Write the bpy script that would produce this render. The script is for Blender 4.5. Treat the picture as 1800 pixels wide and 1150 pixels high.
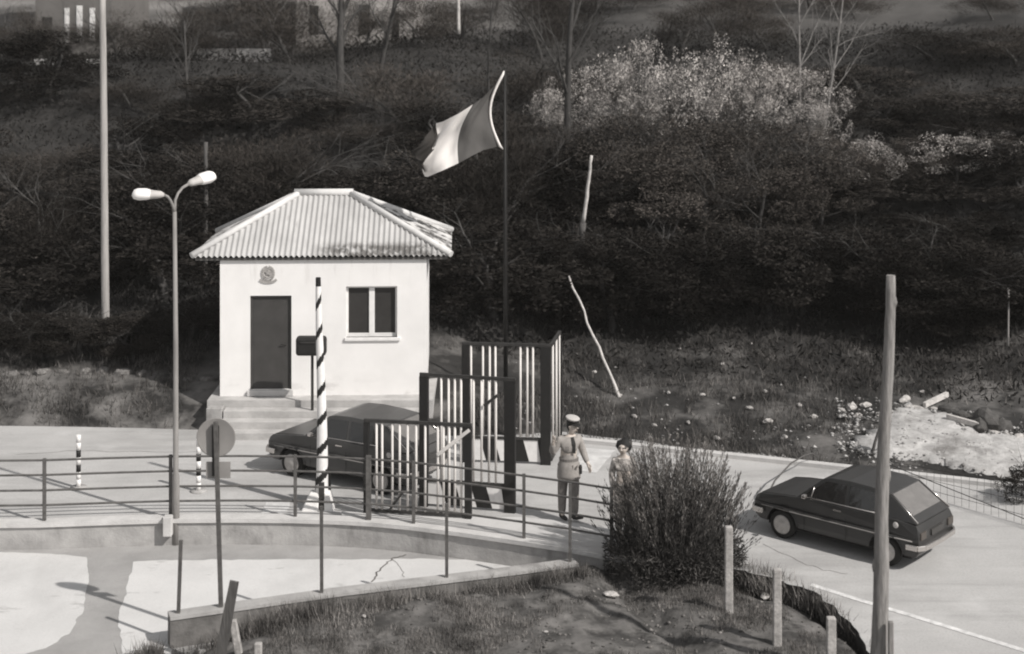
import bpy, bmesh, math, random
import numpy as np
from mathutils import Vector, Matrix, noise as mnoise

for o in list(bpy.data.objects):
    bpy.data.objects.remove(o)
scene = bpy.context.scene
COL = scene.collection
R = math.radians

# ------------------------------------------------------------------ camera, light, exposure
F, CX, H = 2700.0, 900.0, 9.2            # focal length in photo pixels, image centre, eye height
cam_d = bpy.data.cameras.new('camera')
cam = bpy.data.objects.new('camera', cam_d)
COL.objects.link(cam)
cam.location = (0, 0, H)
cam.rotation_euler = (R(90), 0, 0)
cam_d.sensor_width = 36
cam_d.lens = 54
cam_d.shift_y = -575.0 / 1800.0
cam_d.clip_start = 0.5
cam_d.clip_end = 2000
cam_d.dof.use_dof = True
cam_d.dof.focus_distance = 28.0
cam_d.dof.aperture_fstop = 0.95
scene.camera = cam

SUN_DIR = Vector((-0.76, 0.56, -0.86)).normalized()      # the way the light travels
sd = bpy.data.lights.new('sun', 'SUN')
sd.energy = 4.3
sd.angle = R(0.8)
sd.color = (1.0, 0.965, 0.92)
so = bpy.data.objects.new('sun', sd)
COL.objects.link(so)
so.rotation_euler = SUN_DIR.to_track_quat('-Z', 'Y').to_euler()
so.location = (20, -20, 40)

w = bpy.data.worlds.new('World')
scene.world = w
w.use_nodes = True
nt = w.node_tree
nt.nodes.clear()
sky = nt.nodes.new('ShaderNodeTexSky')
sky.sky_type = 'NISHITA'
sky.sun_disc = False
sky.sun_elevation = math.asin(-SUN_DIR.z)
sky.sun_rotation = math.atan2(-SUN_DIR.x, -SUN_DIR.y)
hs = nt.nodes.new('ShaderNodeHueSaturation')
hs.inputs['Saturation'].default_value = 0.08
bg = nt.nodes.new('ShaderNodeBackground')
bg.inputs['Strength'].default_value = 0.11
wo = nt.nodes.new('ShaderNodeOutputWorld')
nt.links.new(sky.outputs[0], hs.inputs['Color'])
nt.links.new(hs.outputs[0], bg.inputs['Color'])
nt.links.new(bg.outputs[0], wo.inputs['Surface'])

scene.cycles.filter_width = 2.0
scene.view_settings.view_transform = 'Standard'
scene.view_settings.look = 'None'
scene.view_settings.gamma = 1
scene.view_settings.exposure = 0.1


# ------------------------------------------------------------------ helpers
def P(px, py, z=0.0):
    """ground point (height z) under a place of the photograph"""
    Y = F * (H - z) / py
    return Vector(((px - CX) * Y / F, Y, z))


def PY(px, py, Y):
    return Vector(((px - CX) * Y / F, Y, H - py * Y / F))


ORG = {}


def tag(o, label=None, cat=None, group=None, kind=None):
    if label: o['label'] = label
    if cat: o['category'] = cat
    if group: o['group'] = group
    if kind: o['kind'] = kind
    return o


def empty(name, loc, rz=0.0):
    o = bpy.data.objects.new(name, None)
    o.empty_display_size = 0.2
    COL.objects.link(o)
    o.location = loc
    o.rotation_euler = (0, 0, rz)
    return o


def worldroot(name, loc, label, cat, group=None):
    """an Empty whose parts are written in world coordinates"""
    o = empty(name, loc)
    ORG[o.name] = Vector(loc)
    tag(o, label, cat, group)
    return o


def link(name, mesh, parent=None):
    o = bpy.data.objects.new(name, mesh)
    COL.objects.link(o)
    if parent is not None:
        o.parent = parent
        if parent.name in ORG:
            ORG[o.name] = ORG[parent.name]
    return o


def copy_tree(o, parent=None):
    c = o.copy()
    COL.objects.link(c)
    c.parent = parent
    for ch in o.children:
        copy_tree(ch, c)
    return c


class MB:
    def __init__(self):
        self.v = []
        self.f = []
        self.m = []
        self.s = []

    def add(self, vs, fs, mi=0, smooth=False):
        b = len(self.v)
        self.v += [tuple(p) for p in vs]
        for f in fs:
            self.f.append([b + i for i in f])
            self.m.append(mi)
            self.s.append(smooth)
        return self

    def box(self, x0, x1, y0, y1, z0, z1, mi=0):
        vs = [(x0, y0, z0), (x1, y0, z0), (x1, y1, z0), (x0, y1, z0), (x0, y0, z1), (x1, y0, z1), (x1, y1, z1), (x0, y1, z1)]
        return self.add(vs, [(3, 2, 1, 0), (4, 5, 6, 7), (0, 1, 5, 4), (1, 2, 6, 5), (2, 3, 7, 6), (3, 0, 4, 7)], mi)

    def bar(self, a, b, wid, dep=None, side=None, mi=0, w2=None):
        """square bar from a to b; wid is along `side`"""
        a, b = Vector(a), Vector(b)
        dep = dep or wid
        d = (b - a).normalized()
        if side is None:
            side = Vector((1, 0, 0)) if abs(d.x) < 0.9 else Vector((0, 0, 1))
        s = Vector(side)
        s = (s - d * s.dot(d)).normalized()
        t = d.cross(s)
        vs = []
        for p, k in ((a, 1.0), (b, (w2 or wid) / wid)):
            for i, j in ((-1, -1), (1, -1), (1, 1), (-1, 1)):
                vs.append(p + s * (i * wid * k / 2) + t * (j * dep * k / 2))
        return self.add(vs, [(3, 2, 1, 0), (4, 5, 6, 7), (0, 1, 5, 4), (1, 2, 6, 5), (2, 3, 7, 6), (3, 0, 4, 7)], mi)

    def tube(self, pts, rad, n=8, mi=0, cap=True, smooth=True):
        pts = [Vector(p) for p in pts]
        if not isinstance(rad, (list, tuple)):
            rad = [rad] * len(pts)
        b = len(self.v)
        up = Vector((0, 0, 1))
        ref = None
        for i, p in enumerate(pts):
            d = (pts[min(i + 1, len(pts) - 1)] - pts[max(i - 1, 0)]).normalized()
            if ref is None:
                ref = Vector((1, 0, 0)) if abs(d.x) < 0.8 else up
            s = (ref - d * ref.dot(d)).normalized()
            t = d.cross(s)
            ref = s
            for k in range(n):
                a = 2 * math.pi * k / n
                self.v.append(tuple(p + (s * math.cos(a) + t * math.sin(a)) * rad[i]))
        for i in range(len(pts) - 1):
            for k in range(n):
                q = b + i * n
                self.f.append([q + k, q + (k + 1) % n, q + n + (k + 1) % n, q + n + k])
                self.m.append(mi)
                self.s.append(smooth)
        if cap:
            self.f.append([b + k for k in reversed(range(n))]); self.m.append(mi); self.s.append(False)
            q = b + (len(pts) - 1) * n
            self.f.append([q + k for k in range(n)]); self.m.append(mi); self.s.append(False)
        return self

    def prism(self, poly, z0, z1, mi=0):
        """vertical prism over a plan polygon (z1 may be a function of x, y)"""
        n = len(poly)
        vs = [(p[0], p[1], z0) for p in poly] + [(p[0], p[1], z1) for p in poly]
        fs = [list(range(n, 2 * n)), list(reversed(range(n)))]
        for i in range(n):
            j = (i + 1) % n
            fs.append([i, j, n + j, n + i])
        return self.add(vs, fs, mi)

    def lathe(self, prof, n=20, c=(0, 0, 0), axis='z', mi=0, smooth=True):
        b = len(self.v)
        c = Vector(c)
        for (r, h) in prof:
            for k in range(n):
                a = 2 * math.pi * k / n
                x, y = r * math.cos(a), r * math.sin(a)
                if axis == 'z': q = Vector((x, y, h))
                elif axis == 'y': q = Vector((x, h, y))
                else: q = Vector((h, x, y))
                self.v.append(tuple(c + q))
        for i in range(len(prof) - 1):
            for k in range(n):
                q = b + i * n
                self.f.append([q + k, q + (k + 1) % n, q + n + (k + 1) % n, q + n + k])
                self.m.append(mi)
                self.s.append(smooth)
        for i, rev in ((0, True), (len(prof) - 1, False)):
            if prof[i][0] > 1e-5:
                ids = [b + i * n + k for k in range(n)]
                self.f.append(list(reversed(ids)) if rev else ids); self.m.append(mi); self.s.append(False)
        return self

    def xform(self, M, start=0):
        for i in range(start, len(self.v)):
            self.v[i] = tuple(M @ Vector(self.v[i]))
        return self

    def build(self, name, mats, parent=None, origin=None, bevel=0.0, recalc=True):
        me = bpy.data.meshes.new(name)
        off = Vector((0, 0, 0))
        if origin is not None:
            off = Vector(origin)
        elif parent is not None and parent.name in ORG:
            off = ORG[parent.name]
        me.from_pydata([(p[0] - off.x, p[1] - off.y, p[2] - off.z) for p in self.v], [], self.f)
        if not isinstance(mats, (list, tuple)):
            mats = [mats]
        for mt in mats:
            me.materials.append(mt)
        me.polygons.foreach_set('material_index', self.m)
        me.polygons.foreach_set('use_smooth', self.s)
        if recalc:
            bm = bmesh.new()
            bm.from_mesh(me)
            bmesh.ops.recalc_face_normals(bm, faces=bm.faces)
            bm.to_mesh(me)
            bm.free()
        me.update()
        o = link(name, me, parent)
        if origin is not None:
            o.location = off
        if bevel:
            b = o.modifiers.new('bevel', 'BEVEL')
            b.width = bevel
            b.segments = 2
            b.limit_method = 'ANGLE'
            b.angle_limit = R(35)
        return o


def np_mesh(name, verts, faces, mat, k):
    """fast mesh: verts (n,3), faces (m,k)"""
    me = bpy.data.meshes.new(name)
    me.vertices.add(len(verts))
    me.vertices.foreach_set('co', np.asarray(verts, dtype=np.float32).ravel())
    m = len(faces)
    me.loops.add(m * k)
    me.loops.foreach_set('vertex_index', np.asarray(faces, dtype=np.int32).ravel())
    me.polygons.add(m)
    me.polygons.foreach_set('loop_start', np.arange(0, m * k, k, dtype=np.int32))
    me.polygons.foreach_set('loop_total', np.full(m, k, dtype=np.int32))
    me.update(calc_edges=True)
    me.validate()
    for mm in (mat if isinstance(mat, (list, tuple)) else [mat]):
        me.materials.append(mm)
    return me


# ------------------------------------------------------------------ materials (a toned monochrome print)
def tone(g, warm=1.0):
    return (g * (1 + 0.03 * warm), g * (1 - 0.02 * warm), g * (1 - 0.06 * warm), 1)


MATS = {}


def mat(name, g, rough=0.9, var=0.25, scale=6.0, warm=1.0, bump=0.0, bscale=None, metal=0.0, spec=0.3, detail=6, g2=None, island=0.0, stretch=None, objvar=0.0):
    if name in MATS:
        return MATS[name]
    m = bpy.data.materials.new(name)
    m.use_nodes = True
    t = m.node_tree
    b = t.nodes['Principled BSDF']
    b.inputs['Roughness'].default_value = rough
    b.inputs['Metallic'].default_value = metal
    b.inputs['Specular IOR Level'].default_value = spec
    tc = t.nodes.new('ShaderNodeTexCoord')
    vec = tc.outputs['Object']
    if stretch:
        mp = t.nodes.new('ShaderNodeMapping')
        mp.inputs['Scale'].default_value = stretch
        t.links.new(vec, mp.inputs['Vector'])
        vec = mp.outputs[0]
    nz = t.nodes.new('ShaderNodeTexNoise')
    nz.inputs['Scale'].default_value = scale
    nz.inputs['Detail'].default_value = detail
    nz.inputs['Roughness'].default_value = 0.62
    t.links.new(vec, nz.inputs['Vector'])
    cr = t.nodes.new('ShaderNodeValToRGB')
    cr.color_ramp.elements[0].position = 0.32
    cr.color_ramp.elements[1].position = 0.68
    cr.color_ramp.elements[0].color = tone(g * (1 - var), warm)
    cr.color_ramp.elements[1].color = tone(g2 if g2 else g * (1 + var), warm)
    t.links.new(nz.outputs['Fac'], cr.inputs['Fac'])
    col = cr.outputs['Color']
    if island:
        ge = t.nodes.new('ShaderNodeNewGeometry')
        mr = t.nodes.new('ShaderNodeMapRange')
        mr.inputs['To Min'].default_value = 1 - island
        mr.inputs['To Max'].default_value = 1 + island
        t.links.new(ge.outputs['Random Per Island'], mr.inputs['Value'])
        mx = t.nodes.new('ShaderNodeMix')
        mx.data_type = 'RGBA'
        mx.blend_type = 'MULTIPLY'
        mx.inputs['Factor'].default_value = 1
        t.links.new(col, mx.inputs['A'])
        t.links.new(mr.outputs[0], mx.inputs['B'])
        col = mx.outputs['Result']
    if objvar:
        oi = t.nodes.new('ShaderNodeObjectInfo')
        mr = t.nodes.new('ShaderNodeMapRange')
        mr.inputs['To Min'].default_value = 1 - objvar
        mr.inputs['To Max'].default_value = 1 + objvar
        t.links.new(oi.outputs['Random'], mr.inputs['Value'])
        mx = t.nodes.new('ShaderNodeMix')
        mx.data_type = 'RGBA'
        mx.blend_type = 'MULTIPLY'
        mx.inputs['Factor'].default_value = 1
        t.links.new(col, mx.inputs['A'])
        t.links.new(mr.outputs[0], mx.inputs['B'])
        col = mx.outputs['Result']
    t.links.new(col, b.inputs['Base Color'])
    if bump:
        n2 = t.nodes.new('ShaderNodeTexNoise')
        n2.inputs['Scale'].default_value = bscale or scale * 6
        n2.inputs['Detail'].default_value = 5
        t.links.new(vec, n2.inputs['Vector'])
        bp = t.nodes.new('ShaderNodeBump')
        bp.inputs['Strength'].default_value = bump
        bp.inputs['Distance'].default_value = 0.02
        t.links.new(n2.outputs['Fac'], bp.inputs['Height'])
        t.links.new(bp.outputs[0], b.inputs['Normal'])
    MATS[name] = m
    return m


def add_stain(m, g, scale, lo, hi, box=None, warm=1.0, vec_scale=(1, 1, 1), amount=1.0):
    """lay a noise-shaped stain of tone g over a material; box=((x0,x1),(y0,y1),(z0,z1)) keeps it to one place"""
    t = m.node_tree
    b = t.nodes['Principled BSDF']
    src = b.inputs['Base Color'].links[0].from_socket
    tc = t.nodes.new('ShaderNodeTexCoord')
    mp = t.nodes.new('ShaderNodeMapping')
    mp.inputs['Scale'].default_value = vec_scale
    t.links.new(tc.outputs['Object'], mp.inputs['Vector'])
    nz = t.nodes.new('ShaderNodeTexNoise')
    nz.inputs['Scale'].default_value = scale
    nz.inputs['Detail'].default_value = 7
    nz.inputs['Roughness'].default_value = 0.65
    t.links.new(mp.outputs[0], nz.inputs['Vector'])
    mr = t.nodes.new('ShaderNodeMapRange')
    mr.inputs['From Min'].default_value = lo
    mr.inputs['From Max'].default_value = hi
    mr.inputs['To Max'].default_value = amount
    t.links.new(nz.outputs['Fac'], mr.inputs['Value'])
    fac = mr.outputs[0]
    if box:
        sp = t.nodes.new('ShaderNodeSeparateXYZ')
        t.links.new(tc.outputs['Object'], sp.inputs[0])
        for ax, (c, half, soft) in box.items():
            sub = t.nodes.new('ShaderNodeMath'); sub.operation = 'SUBTRACT'; sub.inputs[1].default_value = c
            t.links.new(sp.outputs[ax], sub.inputs[0])
            ab = t.nodes.new('ShaderNodeMath'); ab.operation = 'ABSOLUTE'
            t.links.new(sub.outputs[0], ab.inputs[0])
            m2 = t.nodes.new('ShaderNodeMapRange')
            m2.inputs['From Min'].default_value = half + soft
            m2.inputs['From Max'].default_value = half
            t.links.new(ab.outputs[0], m2.inputs['Value'])
            mu = t.nodes.new('ShaderNodeMath'); mu.operation = 'MULTIPLY'
            t.links.new(fac, mu.inputs[0]); t.links.new(m2.outputs[0], mu.inputs[1])
            fac = mu.outputs[0]
    mx = t.nodes.new('ShaderNodeMix')
    mx.data_type = 'RGBA'
    t.links.new(fac, mx.inputs['Factor'])
    t.links.new(src, mx.inputs['A'])
    mx.inputs['B'].default_value = tone(g, warm)
    t.links.new(mx.outputs['Result'], b.inputs['Base Color'])
    return m


M_soil = mat('hill_soil', 0.026, var=0.5, scale=1.1, bump=0.6, bscale=9)
add_stain(M_soil, 0.17, 0.55, 0.5, 0.72, {'Y': (33.5, 3.4, 2.2), 'X': (9, 14, 5)})
add_stain(M_soil, 0.16, 0.9, 0.42, 0.62, {'Y': (34.0, 1.2, .5), 'X': (-12, 5.5, 1)})
add_stain(M_soil, 0.10, 0.12, 0.36, 0.6, {'Y': (110, 48, 6)})
add_stain(M_soil, 0.2, 0.2, 0.3, 0.6, {'Y': (110, 48, 4), 'X': (-16, 13, 4)})
M_garden = mat('garden_soil', 0.115, var=0.5, scale=2.2, bump=1.0, bscale=9)
add_stain(M_garden, 0.04, 2.6, 0.46, 0.62)
M_asphalt = mat('old_asphalt', 0.42, var=0.09, scale=0.9, warm=0.4, bump=0.25, bscale=60)
add_stain(M_asphalt, 0.25, 0.35, 0.52, 0.75, vec_scale=(0.5, 1.6, 1), warm=0.5)
add_stain(M_asphalt, 0.22, 26, 0.48, 0.7, amount=.42, warm=0.5)
add_stain(M_asphalt, 0.24, 1.3, 0.5, 0.72, amount=.5, vec_scale=(0.18, 1.5, 1), warm=0.5)
add_stain(M_asphalt, 0.55, 0.8, 0.56, 0.7, amount=.4, warm=0.3)
M_lower = mat('worn_asphalt', 0.31, var=0.13, scale=1.4, warm=0.5, bump=0.25, bscale=50)
M_apron = mat('concrete_apron', 0.56, var=0.06, scale=0.9, warm=0.3, bump=0.15, bscale=30)
add_stain(M_apron, 0.3, 1.6, 0.60, 0.7, vec_scale=(0.6, 1.8, 1), warm=0.5)
add_stain(M_lower, 0.2, 34, 0.50, 0.72, amount=.4, warm=0.5)
add_stain(M_apron, 0.34, 24, 0.5, 0.72, amount=.35, warm=.4)
add_stain(M_apron, 0.38, 0.7, 0.5, 0.7, amount=.45, vec_scale=(1, .6, 1), warm=.4)
M_walk = mat('pavement_concrete', 0.5, var=0.08, scale=1.5, warm=0.4, bump=0.2, bscale=40)
M_conc = mat('concrete', 0.34, var=0.2, scale=2.5, warm=0.6, bump=0.35, bscale=22)
add_stain(M_conc, 0.13, 1.2, 0.55, 0.75, vec_scale=(1, 1, 0.4))
M_coping = mat('coping', 0.5, var=0.12, scale=3, warm=0.5, bump=0.3, bscale=30)
M_paint = mat('road_paint', 0.72, var=0.12, scale=5, warm=0.2)
M_plaster = mat('white_plaster', 0.76, var=0.05, scale=1.5, warm=0.5, bump=0.15, bscale=35)
add_stain(M_plaster, 0.42, 1.4, 0.52, 0.8, {'Z': (0.0, 0.16, 0.3)}, vec_scale=(1, 1, 2))
add_stain(M_plaster, 0.5, 2.2, 0.55, 0.8, {'Z': (2.9, 0.15, 0.5)}, vec_scale=(2, 2, 0.3))
M_roof = mat('asbestos_sheet', 0.40, var=0.14, scale=2.2, warm=0.4, stretch=(1, 0.4, 0.4))
add_stain(M_roof, 0.12, 6, 0.36, 0.54, {'X': (3.5, 1.0, 0.6), 'Z': (3.06, 0.14, 0.10)})
add_stain(M_roof, 0.2, 2.6, 0.6, 0.75, vec_scale=(4, 0.6, 0.6), amount=.6)
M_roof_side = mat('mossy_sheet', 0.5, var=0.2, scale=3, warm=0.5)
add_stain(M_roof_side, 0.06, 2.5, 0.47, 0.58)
M_cap = mat('hip_cap', 0.56, var=0.1, scale=5, warm=0.4)
M_door = mat('dark_door', 0.05, rough=0.6, var=0.15, scale=3)
M_glass = mat('dark_glass', 0.04, rough=0.12, var=0.1, spec=0.5)
M_white = mat('white_paint', 0.72, rough=0.6, var=0.08, scale=8, warm=0.5)
M_black = mat('black_paint', 0.016, rough=0.6, var=0.2, scale=8)
M_dark = mat('dark_metal', 0.035, rough=0.6, var=0.3, scale=10)
M_rail = mat('railing_paint', 0.09, rough=0.6, var=0.3, scale=10)
M_gatebar = mat('gate_white', 0.62, rough=0.6, var=0.15, scale=6, stretch=(1, 1, 0.3))
M_emb = mat('emblem_relief', 0.33, rough=0.8, var=0.2, scale=20)
M_lamp = mat('lamp_shell', 0.8, rough=0.4, var=0.06, scale=6, warm=0.6)
M_pole = mat('lamp_pole', 0.22, rough=0.6, var=0.25, scale=3, stretch=(3, 3, 0.4))
M_wood = mat('weathered_wood', 0.21, var=0.35, scale=6, bump=0.6, bscale=20, stretch=(5, 5, 0.5))
M_wood2 = mat('grey_pole_wood', 0.33, var=0.2, scale=4, bump=0.4, bscale=20, stretch=(5, 5, 0.4))
M_wood3 = mat('dark_wood', 0.09, var=0.35, scale=5, bump=0.5, bscale=20, stretch=(4, 4, 0.5))
M_stick = mat('pale_stick', 0.5, var=0.25, scale=9)
M_post = mat('concrete_post', 0.34, var=0.35, scale=9, bump=0.5, bscale=30)
M_sign = mat('sign_back', 0.25, rough=0.5, var=0.08, scale=4)
M_gravel = mat('pale_gravel', 0.42, var=0.28, scale=3.5, warm=0.5, bump=0.7, bscale=30)
add_stain(M_gravel, 0.16, 0.9, 0.54, 0.68)
add_stain(M_gravel, 0.2, 9, 0.5, 0.7, amount=.6)
M_stone = mat('stone', 0.4, var=0.35, scale=3, bump=0.5, bscale=12)
M_stoned = mat('dark_stone', 0.07, var=0.35, scale=3, bump=0.5, bscale=12)
M_bark = mat('bark', 0.055, var=0.4, scale=8, bump=0.5, bscale=18, stretch=(3, 3, 0.6))
M_barkd = mat('grey_bark', 0.085, var=0.4, scale=8, stretch=(3, 3, 0.6))
M_barkp = mat('pale_bark', 0.2, var=0.4, scale=8, stretch=(3, 3, 0.6))
M_leaf = mat('evergreen_leaf', 0.030, rough=0.9, var=0.35, scale=0.8, island=0.35, spec=0.04, warm=2.2, objvar=.6)
M_leaf_shade = mat('shaded_evergreen_leaf', 0.019, rough=0.9, var=0.4, scale=0.8, island=0.35, spec=0.03, warm=2.2, objvar=.6)  # deep shade of the thicket's front painted into a darker leaf colour
M_twig = mat('brown_twig', 0.045, rough=0.9, var=0.4, scale=0.9, island=0.5, warm=2.6, spec=0.1, objvar=.55)
M_blos = mat('blossom', 0.40, rough=0.9, var=0.8, scale=1.2, island=0.5, warm=1.3, spec=0.1)
M_broom = mat('broom_leaf', 0.052, rough=0.85, var=0.4, scale=2.5, island=0.6, warm=1.3, spec=0.15)
M_grass = mat('dry_grass', 0.145, rough=0.95, var=0.7, scale=1.5, island=0.55, warm=1.3, spec=0.1)
M_brush = mat('undergrowth_leaf', 0.022, rough=0.95, var=0.5, scale=0.5, island=0.6, warm=1.4, spec=0.1)
M_car = mat('dark_green_paint', 0.036, rough=0.33, var=0.15, scale=2, warm=0.6, spec=0.5)
M_car2 = mat('dark_grey_paint', 0.062, rough=0.36, var=0.15, scale=2, warm=0.6, spec=0.5)
M_chrome = mat('chrome', 0.6, rough=0.25, var=0.05, metal=0.9)
M_tyre = mat('tyre', 0.02, rough=0.9, var=0.2)
M_rim = mat('rim', 0.4, rough=0.45, var=0.15, scale=12, metal=0.3)
M_cglass = mat('car_glass', 0.02, rough=0.06, var=0.1, spec=0.7)
M_skyglass = mat('sky_reflection_glass', 0.15, rough=0.25, var=0.15, scale=4, spec=0.6)  # pale base colour paints the reflected sky into the rear glass
M_lens = mat('lens', 0.5, rough=0.2, var=0.1)
M_red = mat('tail_lens', 0.06, rough=0.3, var=0.1, warm=3)
M_plate = mat('number_plate', 0.05, rough=0.5, var=0.1)
M_skin = mat('skin', 0.46, rough=0.6, var=0.08, scale=8, warm=2.5)
M_unif = mat('uniform_cloth', 0.27, var=0.18, scale=9, warm=1.5, bump=0.3, bscale=14)
M_trou = mat('trouser_cloth', 0.18, var=0.2, scale=8, warm=1.5, bump=0.3, bscale=14)
M_shirt = mat('patterned_shirt', 0.38, var=0.7, scale=11, warm=1.5)
M_blouse = mat('white_cloth', 0.68, var=0.1, scale=6)
M_boot = mat('boot_leather', 0.03, rough=0.5, var=0.2)
M_hair = mat('dark_hair', 0.015, rough=0.6, var=0.3, scale=40, bump=0.8, bscale=60)
M_fg = mat('flag_grey_band', 0.085, var=0.1, scale=3)
M_fr = mat('flag_dark_band', 0.03, var=0.1, scale=3, warm=2)
M_fw = mat('flag_white_band', 0.72, var=0.05, scale=3)
M_house = mat('house_render', 0.14, var=0.18, scale=0.8, warm=1.2)
M_house2 = mat('pale_house_render', 0.34, var=0.22, scale=0.7, warm=1.2)
M_tile = mat('roof_tile', 0.12, var=0.3, scale=5, warm=1.5)

# ------------------------------------------------------------------ plan of the place
edge_pts = [(-200, 34.5), (-30, 33.4), (-11, 33.1), (-6, 32.75), (-1.5, 32.3), (1.0, 32.2), (3.6, 31.2), (6.5, 30.1), (9.6, 28.75), (14, 26.6), (24, 21.5), (60, 4.0), (200, -60)]


def far_edge(X):
    return float(np.interp(X, [p[0] for p in edge_pts], [p[1] for p in edge_pts]))


L_d = [-3, 0, .5, 1.3, 4, 8, 14, 20, 26, 40, 60, 120, 260]
L_z = [-.6, -.06, .22, .55, .9, 2.0, 5.0, 7.0, 7.3, 9.4, 16, 38, 80]
R_d = [-3, 0, 1.5, 5, 9, 12, 18, 24, 30, 42, 60, 120, 260]
R_z = [-.6, -.05, .12, .5, 1.0, 2.2, 5.0, 6.8, 7.8, 9.6, 16, 38, 80]


def ground_z(X, Y):
    d = Y - far_edge(X)
    if d < -3:
        return -0.62
    zl = float(np.interp(d, L_d, L_z))
    zr = float(np.interp(d, R_d, R_z))
    k = min(max((X + 2.5) / 3.5, 0), 1)
    z = zl * (1 - k) + zr * k
    if d > 0:
        a = min(d / 3, 1)
        z += a * (0.16 * mnoise.noise((X * .7, Y * .7, 3.1)) + 0.06 * mnoise.noise((X * 2.3, Y * 2.3, 9.1)))
        z += min(d / 12, 1) * 0.6 * mnoise.noise((X * .16, Y * .16, 1.7))
    return z


def grid_ground():
    xs = list(np.concatenate([np.arange(-300, -40, 20), np.arange(-40, -18, 2.0), np.arange(-18, 18, .4), np.arange(18, 40, 2), np.arange(40, 301, 20)]))
    ys = list(np.concatenate([np.arange(-60, 10, 10), np.arange(10, 27, 1.5), np.arange(27, 46, .4), np.arange(46, 72, 1.0), np.arange(72, 160, 6), np.arange(160, 301, 20)]))
    vs, fs = [], []
    for y in ys:
        for x in xs:
            vs.append((x, y, ground_z(x, y)))
    n = len(xs)
    for j in range(len(ys) - 1):
        for i in range(n - 1):
            fs.append((j * n + i, j * n + i + 1, (j + 1) * n + i + 1, (j + 1) * n + i))
    mb = MB().add(vs, fs, smooth=True)
    return mb.build('ground', M_soil, recalc=False)


tag(grid_ground(), kind='structure')

# line of the upper road's near side: retaining wall with the railing, then the ditch edge on the right
wall_px = [(-700, 925), (-300, 919), (-60, 915), (78, 913.5), (200, 909), (300, 906), (420, 905), (519, 906), (600, 908.5), (660, 912), (727, 918), (815, 929), (921, 944), (1000, 956), (1060, 967), (1120, 979)]
wall_line = [P(x, y, 0.05) for x, y in wall_px]
ditch = [P(1310, 1003), P(1370, 1020), P(1432, 1040), P(1490, 1090), P(1530, 1150), Vector((5.5, 17, 0)), Vector((6.2, 8, 0)), Vector((8, -10, 0))]


def ragged(pts, amp, n=6, sc=2.0):
    out = []
    for a, b in zip(pts[:-1], pts[1:]):
        a, b = Vector((a[0], a[1], 0)), Vector((b[0], b[1], 0))
        for k in range(n):
            q = a.lerp(b, k / n)
            if k: q += Vector((mnoise.noise((q.x * sc, q.y * sc, 1)), mnoise.noise((q.x * sc, q.y * sc, 5)), 0)) * amp
            out.append(q)
    out.append(Vector((pts[-1][0], pts[-1][1], 0)))
    return out


def build_roads():
    near = [Vector((-90, 28.5, 0))] + [Vector((p.x, p.y, 0)) for p in wall_line] + ragged(ditch[:5], .09, 12, 3.5) + ditch[5:]
    far = [Vector((x, far_edge(x) + 1.2, 0)) for x in (60, 40, 24, 14, 9.6, 6.5, 3.6, 1, -1.5, -6, -11, -30, -90)]
    poly = [(p.x, p.y) for p in near] + [(90, -60)] + [(p.x, p.y) for p in far]
    n = len(poly)
    bm = bmesh.new()
    top = [bm.verts.new((x, y, 0)) for x, y in poly]
    bot = [bm.verts.new((x, y, -0.7)) for x, y in poly]
    es = [bm.edges.new((top[i], top[(i + 1) % n])) for i in range(n)]
    bmesh.ops.triangle_fill(bm, edges=es, use_beauty=True)
    for i in range(n):
        j = (i + 1) % n
        bm.faces.new((top[i], top[j], bot[j], bot[i]))
    for f in bm.faces:
        f.normal_update()
        if abs(f.normal.z) > .9 and f.normal.z < 0:
            f.normal_flip()
    me = bpy.data.meshes.new('road')
    bm.to_mesh(me)
    bm.free()
    me.materials.append(M_asphalt)
    me.materials.append(M_soil)
    for p_ in me.polygons:
        if abs(p_.normal.z) < .5: p_.material_index = 1
    tag(link('road', me), kind='structure')
    # lower road
    base = [(p.x, p.y + .1) for p in wall_line]
    poly = [(-90, -20), (-90, 28.4)] + base + [(2.4, 24.6), (0.9, 24.4), (-5.0, 22.6), (-5.0, -20)]
    mb = MB().prism(poly, -1.0, -0.42)
    tag(mb.build('lower_road', M_lower), kind='structure')


build_roads()


def sheet(name, pts, z, m):
    pts = ragged(list(pts) + [pts[0]], .06, 8, 4.0)[:-1]
    mb = MB().prism([(p[0], p[1]) for p in pts], z - 0.003, z)
    return tag(mb.build(name, m), kind='structure')


def lowP(x, y):
    return P(x, y, -0.42)


# pale concrete patches on the lower road, with a worn asphalt strip between them
sheet('concrete_apron', [lowP(*p) for p in [(-400, 972), (-100, 970), (0, 971), (90, 974), (152, 980), (156, 1010), (148, 1070), (125, 1110), (80, 1140), (-60, 1180), (-500, 1230)]], -0.415, M_apron)
sheet('concrete_apron', [lowP(*p) for p in [(234, 988), (300, 985), (420, 984), (600, 984), (760, 983), (880, 985), (960, 996), (930, 1010), (760, 1035), (560, 1068), (400, 1100), (310, 1110), (300, 1150), (215, 1150), (208, 1085), (222, 1040)]], -0.415, M_apron)
# pavement beside the railing
walk_out = [P(x, y) for x, y in [(600, 903), (660, 905), (727, 909), (815, 913), (921, 913), (1000, 921), (1075, 935), (1130, 950)]]
walk = [(p.x, p.y + .06) for p in wall_line[8:]] + [(p.x, p.y) for p in reversed(walk_out)]
tag(MB().prism(walk, -0.02, 0.045).build('pavement', M_walk, bevel=0.01), kind='structure')


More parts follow.
